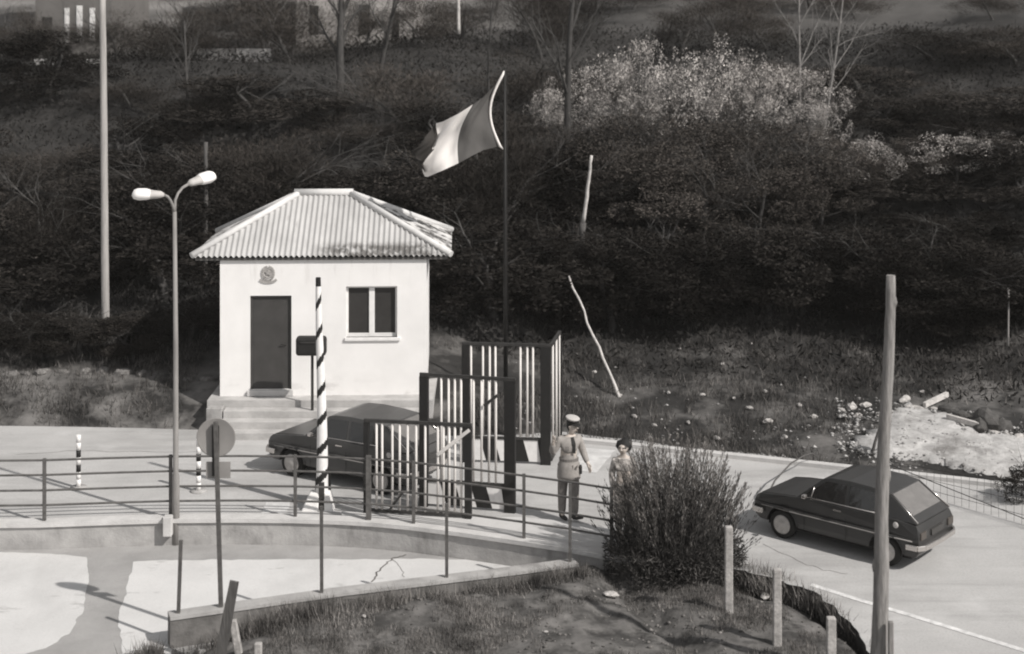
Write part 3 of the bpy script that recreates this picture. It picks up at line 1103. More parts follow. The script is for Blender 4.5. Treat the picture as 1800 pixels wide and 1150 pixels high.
def wall_with_openings(x0, x1, z0, z1, y0, y1, holes):
    xs = sorted({x0, x1} | {h[0] for h in holes} | {h[1] for h in holes})
    zs = sorted({z0, z1} | {h[2] for h in holes} | {h[3] for h in holes})
    def solid(i, j):
        if i < 0 or j < 0 or i >= len(xs) - 1 or j >= len(zs) - 1: return False
        cx, cz = (xs[i] + xs[i + 1]) / 2, (zs[j] + zs[j + 1]) / 2
        return not any(h[0] < cx < h[1] and h[2] < cz < h[3] for h in holes)
    mb = MB()
    for i in range(len(xs) - 1):
        for j in range(len(zs) - 1):
            if not solid(i, j): continue
            a, b, c, d = xs[i], xs[i + 1], zs[j], zs[j + 1]
            mb.add([(a, y0, c), (b, y0, c), (b, y0, d), (a, y0, d)], [(0, 1, 2, 3)])
            mb.add([(a, y1, c), (b, y1, c), (b, y1, d), (a, y1, d)], [(3, 2, 1, 0)])
            if not solid(i - 1, j): mb.add([(a, y0, c), (a, y0, d), (a, y1, d), (a, y1, c)], [(0, 1, 2, 3)])
            if not solid(i + 1, j): mb.add([(b, y0, c), (b, y1, c), (b, y1, d), (b, y0, d)], [(0, 1, 2, 3)])
            if not solid(i, j - 1): mb.add([(a, y0, c), (a, y1, c), (b, y1, c), (b, y0, c)], [(0, 1, 2, 3)])
            if not solid(i, j + 1): mb.add([(a, y0, d), (b, y0, d), (b, y1, d), (a, y1, d)], [(0, 1, 2, 3)])
    return mb


D = (.65, 1.545, .13, 2.17)       # door opening
WN = (2.73, 3.84, 1.25, 2.36)     # window opening
mb = wall_with_openings(0, HW, -.05, HH, 0, .22, [D, WN])
mb.box(0, .22, .22, HD, -.05, HH)
mb.box(HW - .22, HW, .22, HD, -.05, HH)
mb.box(.22, HW - .22, HD - .22, HD, -.05, HH)
mb.build('wall', M_plaster, hut, recalc=False)
MB().box(.22, HW - .22, .22, HD - .22, -.06, .0).build('floor', M_dark, hut)
# door
d = MB().box(D[0], D[1], .07, .11, D[2], D[3]).build('door', M_door, hut)
fr = MB()
fr.box(D[0], D[0] + .05, .045, .12, D[2], D[3]); fr.box(D[1] - .05, D[1], .045, .12, D[2], D[3]); fr.box(D[0] + .05, D[1] - .05, .045, .12, D[3] - .05, D[3])
fr.build('frame', M_door, d)
MB().tube([(D[1] - .12, .07, 1.1), (D[1] - .12, .03, 1.1), (D[1] - .24, .03, 1.1)], .011, n=6).build('handle', M_dark, d)
MB().box(D[0] - .06, D[1] + .04, -.07, .2, .0, .125).build('door_step', M_coping, hut, bevel=.01)
# window
wn = MB()
x0, x1, z0, z1 = WN
t_ = .045
wn.box(x0, x1, .09, .14, z0, z0 + t_ + .03); wn.box(x0, x1, .09, .14, z1 - t_, z1)
wn.box(x0, x0 + t_, .088, .142, z0, z1); wn.box(x1 - t_, x1, .088, .142, z0, z1)
xm = x0 + .565 * 1 - .0
wn.box((x0 + x1) / 2 - .06, (x0 + x1) / 2 + .06, .082, .146, z0, z1)
wo_ = wn.build('window', M_white, hut)
MB().box(x0 + .02, (x0 + x1) / 2, .112, .118, z0 + .04, z1 - .02).build('pane', M_glass, wo_)
MB().box((x0 + x1) / 2, x1 - .02, .112, .118, z0 + .04, z1 - .02).build('pane', M_glass, wo_)
MB().box(x0 - .03, x1 + .07, -.05, .09, z0 - .07, z0 - .0).build('sill', M_white, wo_, bevel=.008)

# roof
E0, E1, EF, EB = -.6, 5.02, -.11, 3.47
ez, rz_ = HH + .07, 4.17
RX0, RX1, RYm = 1.55, 2.69, (EF + EB) / 2
PITCH, AMP = .118, .024


def slope_front(sign=1):
    """front or back slope, corrugated up the slope"""
    mb = MB()
    xs = np.arange(E0, E1 + .001, PITCH / 6)
    y_e = EF if sign > 0 else EB
    rows = []
    n = 6
    for x in xs:
        if x < RX0: tm = (x - E0) / (RX0 - E0)
        elif x > RX1: tm = (E1 - x) / (E1 - RX1)
        else: tm = 1
        off = AMP * math.sin(2 * math.pi * (x - E0) / PITCH)
        for i in range(n):
            t = tm * i / (n - 1)
            y = y_e + (RYm - y_e) * t
            z = ez + (rz_ - ez) * t + off
            rows.append((x, y, z))
    m = len(xs)
    fs = [(i * n + j, (i + 1) * n + j, (i + 1) * n + j + 1, i * n + j + 1) for i in range(m - 1) for j in range(n - 1)]
    mb.add(rows, fs, smooth=True)
    return mb


def slope_side(xe, xr):
    mb = MB()
    ys = np.arange(EF, EB + .001, PITCH / 6)
    n = 6
    rows = []
    for y in ys:
        tm = 1 - abs(y - RYm) / (RYm - EF)
        off = AMP * math.sin(2 * math.pi * (y - EF) / PITCH)
        for i in range(n):
            t = tm * i / (n - 1)
            rows.append((xe + (xr - xe) * t, y, ez + (rz_ - ez) * t + off))
    m = len(ys)
    fs = [(i * n + j, (i + 1) * n + j, (i + 1) * n + j + 1, i * n + j + 1) for i in range(m - 1) for j in range(n - 1)]
    mb.add(rows, fs, smooth=True)
    return mb


roof = slope_front(1)
nf = len(roof.f)
for s in (slope_front(-1),):
    roof.add(s.v, s.f, 1, True)
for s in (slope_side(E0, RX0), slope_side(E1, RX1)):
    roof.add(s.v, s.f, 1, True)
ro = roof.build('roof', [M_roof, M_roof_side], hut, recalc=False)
# eave board under the sheets
mb = MB()
mb.box(E0 + .08, E1 - .08, EF + .05, EB - .08, HH - .02, HH + .035)
mb.build('eave_board', M_wood3, ro)
# caps
hc = MB()
for a, b in (((E0, EF, ez), (RX0, RYm, rz_)), ((E1, EF, ez), (RX1, RYm, rz_)), ((E0, EB, ez), (RX0, RYm, rz_)), ((E1, EB, ez), (RX1, RYm, rz_))):
    a, b = Vector(a), Vector(b)
    hc.tube([a + Vector((0, 0, .03)), a.lerp(b, .5) + Vector((0, 0, .03)), b + Vector((0, 0, .03))], .07, n=10)
hc.build('hip_cap', M_cap, ro)
MB().tube([(RX0 - .12, RYm, rz_ + .03), (RX1 + .08, RYm, rz_ + .03)], .085, n=10).build('ridge_cap', M_cap, ro)

# emblem over the door: a wreath round a star, ribbon below
em_c = Vector((1.04, 0, 2.63))
er = empty('emblem', (0, 0, 0))
bpy.data.objects.remove(er)
mb = MB()
for sgn in (-1, 1):
    for k in range(9):
        a = R(-78 + k * 19)
        c = Vector((sgn * .125 * math.cos(a), -.012, .15 * math.sin(a) + .03))
        dirv = Vector((-sgn * math.sin(a) * .8 + sgn * .35, 0, math.cos(a)))
        mb.bar(em_c + c - dirv * .03, em_c + c + dirv * .035, .035, .022, side=(1, 0, 0))
emb = mb.build('emblem', M_emb, hut)
mb = MB()
pts5 = []
for k in range(10):
    a = R(90 + 36 * k)
    r0 = .075 if k % 2 == 0 else .03
    pts5.append((em_c.x + r0 * math.cos(a), em_c.z + .04 + r0 * math.sin(a)))
vs = [(x, -.03, z) for x, z in pts5] + [(x, .002, z) for x, z in pts5]
mb.add(vs, [list(range(10))] + [[i, (i + 1) % 10, 10 + (i + 1) % 10, 10 + i] for i in range(10)])
mb.build('star', M_emb, emb)
mb = MB()
for k in range(8):
    a0, a1 = R(205 + k * 16.5), R(205 + (k + 1) * 16.5)
    mb.bar(em_c + Vector((.2 * math.cos(a0), -.012, .11 * math.sin(a0) - .06)), em_c + Vector((.2 * math.cos(a1), -.012, .11 * math.sin(a1) - .06)), .02, .05, side=(0, 1, 0))
mb.build('ribbon', M_emb, emb)
mb = MB()
mb.lathe([(.085, -.008), (.1, -.02), (.115, -.02), (.12, .0)], n=20, c=(em_c.x, 0, em_c.z + .04), axis='y')
mb.build('cog', M_emb, emb)

# steps and landing
st = worldroot('steps', (-4.5, 32.6, 0), 'worn concrete steps leading up to the door of the white hut', 'steps')
M_step = mat('step_concrete', 0.4, var=0.2, scale=2.2, warm=.6, bump=.35, bscale=25)
mb = MB().box(-6.55, -1.7, 33.0, 36.4, -.4, .595)
mb.build('landing', M_step, st)
for k in range(3):
    z = .45 - .15 * k
    MB().box(-6.15 + .0 * k, -2.0, 33.0 - .3 * (k + 1), 33.0 - .3 * k - .002, -.3, z).build('step', M_step, st, bevel=.012)
MB().box(-6.52, -6.17, 32.72, 32.98, -.3, .5).build('cheek_wall', M_conc, st, bevel=.02)

# letter box on a thin post
q = Vector((PY(549, 700, 32.75).x, 32.75, .45))
lb = worldroot('letter_box', q, 'black rounded letter box on a thin post beside the hut door', 'letter box')
MB().bar((q.x, q.y, .2), (q.x, q.y, 1.9), .055).build('post', M_dark, lb)
a, b = PY(521, 624, 32.6), PY(574, 591, 32.6)
MB().box(a.x, b.x, 32.45, 32.72, a.z, b.z).build('box', M_black, lb, bevel=.06)
MB().box(a.x + .1, b.x - .22, 32.43, 32.45, b.z - .12, b.z - .09).build('slot', M_dark, lb)


# ------------------------------------------------------------------ retaining wall, railing
def offset(line, d):
    out = []
    for i, p in enumerate(line):
        t = (line[min(i + 1, len(line) - 1)] - line[max(i - 1, 0)])
        t.z = 0
        t.normalize()
        out.append(p + Vector((t.y, -t.x, 0)) * d)
    return out


def ribbon_wall(line, w0, w1, z0, z1):
    """solid wall along a line from offset w0 to w1"""
    a, b = offset(line, w0), offset(line, w1)
    n = len(line)
    vs = []
    for i in range(n):
        vs += [(a[i].x, a[i].y, z0), (b[i].x, b[i].y, z0), (b[i].x, b[i].y, z1), (a[i].x, a[i].y, z1)]
    fs = []
    for i in range(n - 1):
        for k in range(4):
            fs.append((4 * i + k, 4 * i + (k + 1) % 4, 4 * i + 4 + (k + 1) % 4, 4 * i + 4 + k))
    fs += [(3, 2, 1, 0), (4 * n - 4, 4 * n - 3, 4 * n - 2, 4 * n - 1)]
    return MB().add(vs, fs)


dense = []
for a, b in zip(wall_line[:-1], wall_line[1:]):
    for k in range(3):
        dense.append(a.lerp(b, k / 3))
dense.append(wall_line[-1])
rw = worldroot('retaining_wall', (-4, 27, 0), 'curved low concrete retaining wall under the long railing', 'wall')
ribbon_wall(dense, -.02, .17, -.9, -.02).build('wall', M_conc, rw)
ribbon_wall(dense, -.08, .21, -.02, .05).build('coping', M_coping, rw)

rl = worldroot('railing', (-4, 27, 0), 'long curved dark metal railing of four rails on the retaining wall', 'railing')
rail_line = offset(wall_line, .05)
RAILS = (1.06, .80, .53, .27)
fine = []
for a, b in zip(rail_line[:-1], rail_line[1:]):
    for k in range(3):
        fine.append(a.lerp(b, k / 3))
for hgt in RAILS:
    MB().tube([p + Vector((0, 0, hgt)) for p in fine], .02, n=6).build('rail', M_rail, rl)


def on_rail(px):
    best = None
    for a, b in zip(rail_line[:-1], rail_line[1:]):
        pa, pb = CX + F * a.x / a.y, CX + F * b.x / b.y
        if pa <= px <= pb:
            return a.lerp(b, (px - pa) / (pb - pa))


for px in (-330, -140, 78, 300, 519, 727, 921, 1075):
    p = on_rail(px)
    MB().bar(p + Vector((0, 0, -.02)), p + Vector((0, 0, 1.09)), .055).build('post', M_rail, rl)
# thin posts between, next to the gates
p = on_rail(648)
MB().bar(p + Vector((0, 0, -.02)), p + Vector((0, 0, 1.12)), .09).build('post', M_rail, rl)
# little concrete box at the lamp's foot
p = P(300, 905, .05)
o = MB().box(p.x - .06, p.x + .09, p.y - .36, p.y - .18, -.22, .12).build('junction_box', M_coping, origin=(p.x, p.y - .2, -.22), bevel=.01)
tag(o, 'small pale box on the wall at the foot of the street lamp', 'box')

# front wall with thin posts
fw_line = [P(285, 1086, .02), P(297, 1080, .05), P(450, 1058, .05), P(600, 1037, .05), P(800, 1013, .05), P(900, 1001, .05), P(1012, 986, .05)]
fw_line = fw_line[1:]
fw = worldroot('garden_wall', (fw_line[0].x, fw_line[0].y, -.4), 'low concrete garden wall slanting between the lower road and the grass', 'wall')
M_cdark = mat('dark_concrete', 0.13, var=.4, scale=2.2, bump=.4, bscale=18)  # wall faces, darker than the coping
ribbon_wall(fw_line, -.11, .11, -.9, -.0).build('wall', M_cdark, fw)
ribbon_wall(fw_line, -.13, .13, .0, .05).build('coping', M_conc, fw)


def on_fw(px):
    for a, b in zip(fw_line[:-1], fw_line[1:]):
        pa, pb = CX + F * a.x / a.y, CX + F * b.x / b.y
        if pa <= px <= pb:
            return a.lerp(b, (px - pa) / (pb - pa))


for px, top, dx, lab in ((313, 950, 5, 'slanting thin dark post at the left end of the garden wall'), (565, 890, 0, 'thin dark post on the middle of the garden wall'), (785, 885, 0, 'thin dark post on the garden wall below the gates'), (1002, 850, 0, 'thin dark post on the right end of the garden wall')):
    p = on_fw(px)
    t = PY(px + dx, top, p.y)
    o = MB().bar(p + Vector((0, 0, -.1)), t, .05, .05).build('fence_post', M_rail, origin=p)
    tag(o, lab, 'post', 'thin posts on the garden wall')

# road sign seen from behind
p = on_fw(388)
sg = worldroot('road_sign', p, 'round road sign seen from behind on a thin post at the garden wall', 'sign')
t = PY(379, 742, p.y)
MB().bar(p + Vector((0, 0, -.1)), t, .062, .062).build('post', M_rail, sg)
c = PY(380, 769, p.y + .07)
MB().lathe([(.001, .014), (.27, .014), (.295, .0), (.295, -.012), (.28, -.006), (.001, -.006)], n=40, c=c, axis='y').build('disc', M_sign, sg)
MB().box(c.x - .055, c.x + .05, c.y - .045, c.y - .012, PY(0, 838, p.y).z, PY(0, 750, p.y).z).build('bracket', M_dark, sg)
a, b = PY(362, 841, p.y + .06), PY(405, 812, p.y + .06)
MB().box(a.x, b.x, a.y, a.y + .012, a.z, b.z).build('plate', M_sign, sg)

# ------------------------------------------------------------------ street lamp
p = P(309, 957, -.42)
lp = worldroot('street_lamp', p, 'tall double armed street lamp with two pale heads in front of the wall', 'street lamp')
ztop = PY(0, 372, p.y).z
pts = [p + Vector((0, 0, -.1)), p + Vector((0, 0, 1.2)), p + Vector((0, 0, 1.25)), p + Vector((0, 0, 3.4)), Vector((p.x - .02, p.y, ztop))]
MB().tube(pts, [.07, .066, .05, .045, .036], n=12).build('pole', M_pole, lp)


def lamp_arm(dirv, pts_px, base_px, tilt, size, foreshort):
    pts = [Vector((p.x - .02, p.y, ztop - .02))]
    n = len(pts_px)
    for i, (x, y) in enumerate(pts_px):
        pts.append(PY(x, y, p.y + foreshort * (i + 1) / n))
    MB().tube(pts, [.032] + [.026] * n, n=8).build('arm', M_pole, lp)
    e = pts[-1]
    d = (Vector(dirv)).normalized()
    # cobra head: gear box then bowl, along d
    mb = MB()
    prof = [(0, .04, .035), (.06, .075, .075), (.2, .1, .09), (.25, .12, .10), (.33, .15, .125), (.48, .15, .125), (.55, .12, .10), (.585, .04, .03)]
    side = Vector((0, 0, 1)).cross(d).normalized()
    upv = d.cross(side)
    if upv.z < 0: upv = -upv
    rings = []
    N = 12
    b = []
    for (t, wx, hz) in prof:
        for k in range(N):
            a = 2 * math.pi * k / N
            zz = math.sin(a) * hz
            if zz < 0: zz *= .75
            b.append(e + d * (t * size) + side * (math.cos(a) * wx * size) + upv * (zz * size))
    fs = [(i * N + k, i * N + (k + 1) % N, (i + 1) * N + (k + 1) % N, (i + 1) * N + k) for i in range(len(prof) - 1) for k in range(N)]
    fs += [list(reversed(range(N))), [(len(prof) - 1) * N + k for k in range(N)]]
    mb.add(b, fs, smooth=True)
    for q_ in range(N * 3): mb.m[q_] = 1
    mb.m[N * (len(prof) - 1)] = 1
    hd = mb.build('lamp_head', [M_lamp, mat('lamp_cover', .42, rough=.6, var=.1)], lp)
    mb = MB()
    c = e + d * (.43 * size) - upv * (.055 * size)
    st = len(mb.v)
    mb.lathe([(.001, -.05), (.07, -.035), (.1, 0), (.095, .02)], n=12)
    mb.xform(Matrix.Translation(c) @ Matrix.Scale(size, 4), st)
    mb.build('lamp_glass', M_lens, hd)


lamp_arm((-1, -.15, .02), [(304, 362), (300, 353), (295, 346), (289, 343)], 0, 0, .95, -.12)
lamp_arm((.62, .75, .16), [(308, 352), (313, 340), (321, 330), (331, 324)], 0, 0, 1.0, .35)

# ------------------------------------------------------------------ bollards, barrier
M_bands = [M_white, M_black]


def bollard(base, h, label):
    o = worldroot('bollard', base, label, 'bollard', 'black and white banded posts along the road')
    mb = MB()
    n = 7
    for k in range(n):
        z0, z1 = base.z + .03 + (h - .03) * k / n, base.z + .03 + (h - .03) * (k + 1) / n
        mb.lathe([(.045, z0), (.045, z1)], n=12, c=(base.x, base.y, 0), mi=0 if k in (0, 1, 3, 5, 6) else 1)
    mb.build('post', M_bands, o)
    MB().lathe([(.16, base.z - .01), (.15, base.z + .03), (.001, base.z + .031)], n=16, c=(base.x, base.y, 0)).build('base', M_conc, o)


bollard(P(138, 858), 1.0, 'black and white banded post standing alone left of the street lamp')
bollard(P(349, 864), .98, 'black and white banded post half hidden behind the round sign')

bp_ = P(566, 893)
br = worldroot('barrier_pole', bp_, 'raised barrier pole with black and white spiral stripes before the hut', 'barrier')
zt = PY(0, 488, bp_.y).z


def spiral(pb, pt, r0, r1, turns, rows=150, n=28):
    mb = MB()
    d = pt - pb
    vs, fs = [], []
    for i in range(rows + 1):
        t = i / rows
        c = pb + d * t + Vector((.018 * math.sin(t * 5), 0, 0))
        r = r0 + (r1 - r0) * t
        for k in range(n):
            a = 2 * math.pi * k / n
            vs.append((c.x + r * math.cos(a), c.y + r * math.sin(a), c.z))
    mb.add(vs, [(i * n + k, i * n + (k + 1) % n, (i + 1) * n + (k + 1) % n, (i + 1) * n + k) for i in range(rows) for k in range(n)], smooth=True)
    idx = 0
    for i in range(rows):
        for k in range(n):
            ph = (k / n - turns * (i / rows)) % 1.0
            blk = ph < .27
            if i > rows * .955: blk = True
            mb.m[idx] = 1 if blk else 0
            idx += 1
    mb.add([vs[-n + k] for k in range(n)], [list(range(n))], 1)
    return mb


tp = Vector((PY(561, 488, bp_.y).x, bp_.y, zt))
spiral(bp_ + Vector((0, 0, .25)), tp, .112, .046, 7.5).build('boom', M_bands, br)
mb = MB()
for x0, x1 in ((-.36, -.05), (.06, .24)):
    vs = []
    for z, k in ((-.02, 1), (.3, .55)):
        for sx, sy in ((0, -1), (1, -1), (1, 1), (0, 1)):
            xx = (x0 + x1) / 2 + (sx - .5) * (x1 - x0) * k + (0.0 if z < 0 else (.08 if x0 < 0 else -.05))
            vs.append((bp_.x + xx, bp_.y + sy * .2 * k, z))
    mb.add(vs, [(3, 2, 1, 0), (4, 5, 6, 7), (0, 1, 5, 4), (1, 2, 6, 5), (2, 3, 7, 6), (3, 0, 4, 7)])
mb.build('base_block', M_white, br, bevel=.02)
MB().box(bp_.x - .045, bp_.x + .055, bp_.y - .12, bp_.y + .12, 0, .5).build('pivot', M_dark, br)
MB().box(bp_.x - .14, bp_.x + .14, bp_.y + .13, bp_.y + .2, .2, .62).build('counterweight', M_dark, br)


# ------------------------------------------------------------------ gates
def gate(A, B, h, bars, label, skirt=None, post_l=.14, post_r=.2, braces=(), zb=.05, name='gate_leaf', bar_z=None, split=None, top_over=.0):
    A, B = Vector((A[0], A[1], 0)), Vector((B[0], B[1], 0))
    u = (B - A)
    L = u.length
    u.normalize()
    nrm = Vector((u.y, -u.x, 0))
    o = worldroot(name, A, label, 'gate', 'barred metal gate leaves across the road')
    Z = lambda z: Vector((0, 0, z))
    if post_l: MB().bar(A + u * post_l / 2 + Z(0), A + u * post_l / 2 + Z(h), post_l, .1, side=u).build('post', M_black, o)
    if post_r: MB().bar(B - u * post_r / 2 + Z(0), B - u * post_r / 2 + Z(h), post_r, .1, side=u).build('post', M_black, o)
    MB().bar(A + Z(h + .03) - u * top_over, B + Z(h + .03), .055, .06, side=(0, 0, 1)).build('top_rail', M_dark, o)
    s0 = skirt[0] if skirt else .09
    MB().bar(A + u * post_l + Z(s0), B - u * post_r + Z(s0), .05, .05, side=(0, 0, 1)).build('bottom_rail', M_dark, o)
    if split:
        MB().bar(A + u * post_l + Z(split), B - u * post_r + Z(split), .03, .03, side=(0, 0, 1)).build('middle_rail', M_dark, o)
    for i, f in enumerate(bars):
        z0 = s0 + .025
        MB().tube([A + u * (L * f) + Z(z0), A + u * (L * f) + Z(h + .005)], .0215, n=8).build('bar', M_gatebar, o)
    if skirt:
        z1 = skirt[0] - .025
        x0, x1 = post_l, L - post_r
        sk = MB()
        p0, p1 = A + u * x0, A + u * x1
        sk.bar(p0 + Z((zb + z1) / 2), p1 + Z((zb + z1) / 2), z1 - zb, .02, side=(0, 0, 1), mi=0)
        k = skirt[1]
        wst = (x1 - x0) / k
        sl = .12
        for i in range(k + 1):
            if i % 2 == skirt[2]: continue
            for side in (-1, 1):
                off = nrm * (side * .0135)
                lo0, lo1 = x0 + wst * i + sl / 2, x0 + wst * (i + 1) + sl / 2
                hi0, hi1 = lo0 - sl, lo1 - sl
                cl = lambda v: min(max(v, x0), x1)
                q = [A + u * cl(lo0) + Z(zb), A + u * cl(lo1) + Z(zb), A + u * cl(hi1) + Z(z1), A + u * cl(hi0) + Z(z1)]
                if cl(lo1) - cl(lo0) + cl(hi1) - cl(hi0) < .02: continue
                vs = [p + off for p in q] + [p + off * .7 for p in q]
                sk.add(vs, [(0, 1, 2, 3), (7, 6, 5, 4), (0, 4, 5, 1), (1, 5, 6, 2), (2, 6, 7, 3), (3, 7, 4, 0)], 1)
        sk.build('striped_panel', M_bands, o)
    for (f0, z0, f1, z1, wd, mm) in braces:
        MB().bar(A + u * L * f0 + Z(z0) + nrm * .045, A + u * L * f1 + Z(z1) + nrm * .045, wd, .03, side=(0, 0, 1)).build('brace', mm, o)
    return o


def gp(px, Y):
    return ((px - CX) * Y / F, Y)


def fr_(pxs, a, b):
    return [(x - a) / (b - a) for x in pxs]


gate(gp(812, 30.6), gp(968, 30.4), 2.33, fr_((828, 849, 861, 871, 915, 927, 937), 812, 968), 'farthest tall barred gate leaf, nearest to the bank', skirt=(.5, 5, 0), post_l=.14, post_r=.2)
gate(gp(968.5, 30.42), (gp(984, 31.65)), 2.33, (.2, .6, .97), 'narrow barred gate leaf swung back edge-on at the far right', post_l=.0, post_r=.05, skirt=None)
gate(gp(738, 27.95), gp(906, 27.55), 2.36, fr_((751, 776, 789, 800, 811, 833, 847, 860, 872), 738, 906), 'middle tall barred gate leaf beside the hut corner', skirt=(.48, 5, 0), post_l=.16, post_r=.2, braces=((.68, 1.9, .82, 2.1, .05, M_dark),), top_over=0)
gate(gp(640, 27.45), gp(829, 27.12), 1.66, fr_((662, 672, 690, 703, 717, 732, 748, 770, 780, 790, 800, 811), 640, 829), 'nearest low barred gate leaf with a diagonal brace', post_l=.09, post_r=.12, braces=((.69, 1.15, .985, 1.62, .06, M_gatebar), (.24, .12, .38, .48, .04, M_dark)), split=None)

# ------------------------------------------------------------------ flagpole and flag
fp = Vector(((889 - CX) * 34.5 / F, 34.5, ground_z((889 - CX) * 34.5 / F, 34.5)))
fo = worldroot('flagpole', fp, 'tall slim dark flagpole rising behind the gates', 'flagpole')
ft = PY(887, 122, fp.y)
MB().tube([fp, fp.lerp(ft, .5), ft], [.05, .04, .026], n=10).build('pole', M_black, fo)
MB().lathe([(.001, -.04), (.035, 0), (.001, .045)], n=10, c=ft + Vector((0, 0, .03))).build('finial', M_dark, fo)
MB().tube([fp + Vector((.06, -.03, 1.0)), ft + Vector((.045, -.02, -.05))], .004, n=4).build('halyard', M_dark, fo)

FY = fp.y - .06
# rows along the fly: (top px, bottom px, depth)
sec = [((884, 131), (879, 257), 0.0), ((868, 152), (850, 264), -.12), ((848, 172), (828, 275), -.28), ((831, 184), (806, 287), -.4),
       ((806, 200), (780, 299), -.3), ((778, 214), (752, 311), -.15), ((762, 226), (742, 309), -.22), ((742, 240), (738, 300), -.35), ((729, 254), (735, 290), -.42)]
cut = {3: 0, 5: 1}


def flag_mesh():
    mb = MB()
    nv = 14
    rows = []
    S = []
    for i in range(len(sec) - 1):
        for k in range(4):
            t = k / 4
            a, b = sec[i], sec[i + 1]
            S.append((i + t, [a[0][j] + (b[0][j] - a[0][j]) * t for j in (0, 1)], [a[1][j] + (b[1][j] - a[1][j]) * t for j in (0, 1)], a[2] + (b[2] - a[2]) * t))
    S.append((len(sec) - 1, sec[-1][0], sec[-1][1], sec[-1][2]))
    vs = []
    for (u, tp_, bt, dp) in S:
        for j in range(nv):
            v = j / (nv - 1)
            bow = -20 * math.sin(math.pi * v) * max(0, 1 - u / 7.0)
            x = tp_[0] + (bt[0] - tp_[0]) * v + bow
            y = tp_[1] + (bt[1] - tp_[1]) * v
            if u > 5.2: x += 9 * math.sin(v * 7 + u)
            d = dp + .06 * math.sin(v * 6 + u * 1.3) + .05 * math.sin(u * 2.4) + .022 * math.sin(v * 15 - u * 4.1) + .03 * mnoise.noise((u * 1.3, v * 5, 2))
            vs.append(PY(x, y, FY + d * (1 if u > .5 else u * 2)))
    fs, ms = [], []
    for i in range(len(S) - 1):
        for j in range(nv - 1):
            fs.append((i * nv + j, i * nv + j + 1, (i + 1) * nv + j + 1, (i + 1) * nv + j))
            u = S[i][0]
            ms.append(0 if u < 3 else (1 if u < 5.2 else 2))
    mb.add(vs, fs, smooth=True)
    mb.m = ms
    return mb, [Vector(v) for v in vs[:nv]]


fl = worldroot('flag', PY(884, 131, FY), 'waving flag with grey, white and dark bands flying from the flagpole', 'flag')
mb, hoist = flag_mesh()
mb.build('cloth', [M_fg, M_fw, M_fr], fl, recalc=False)
MB().tube([PY(886, 125, FY + .03)] + hoist + [PY(884, 262, FY + .03)], [.012] + [.03] * len(hoist) + [.012], n=6).build('hoist_band', M_fw, fl)


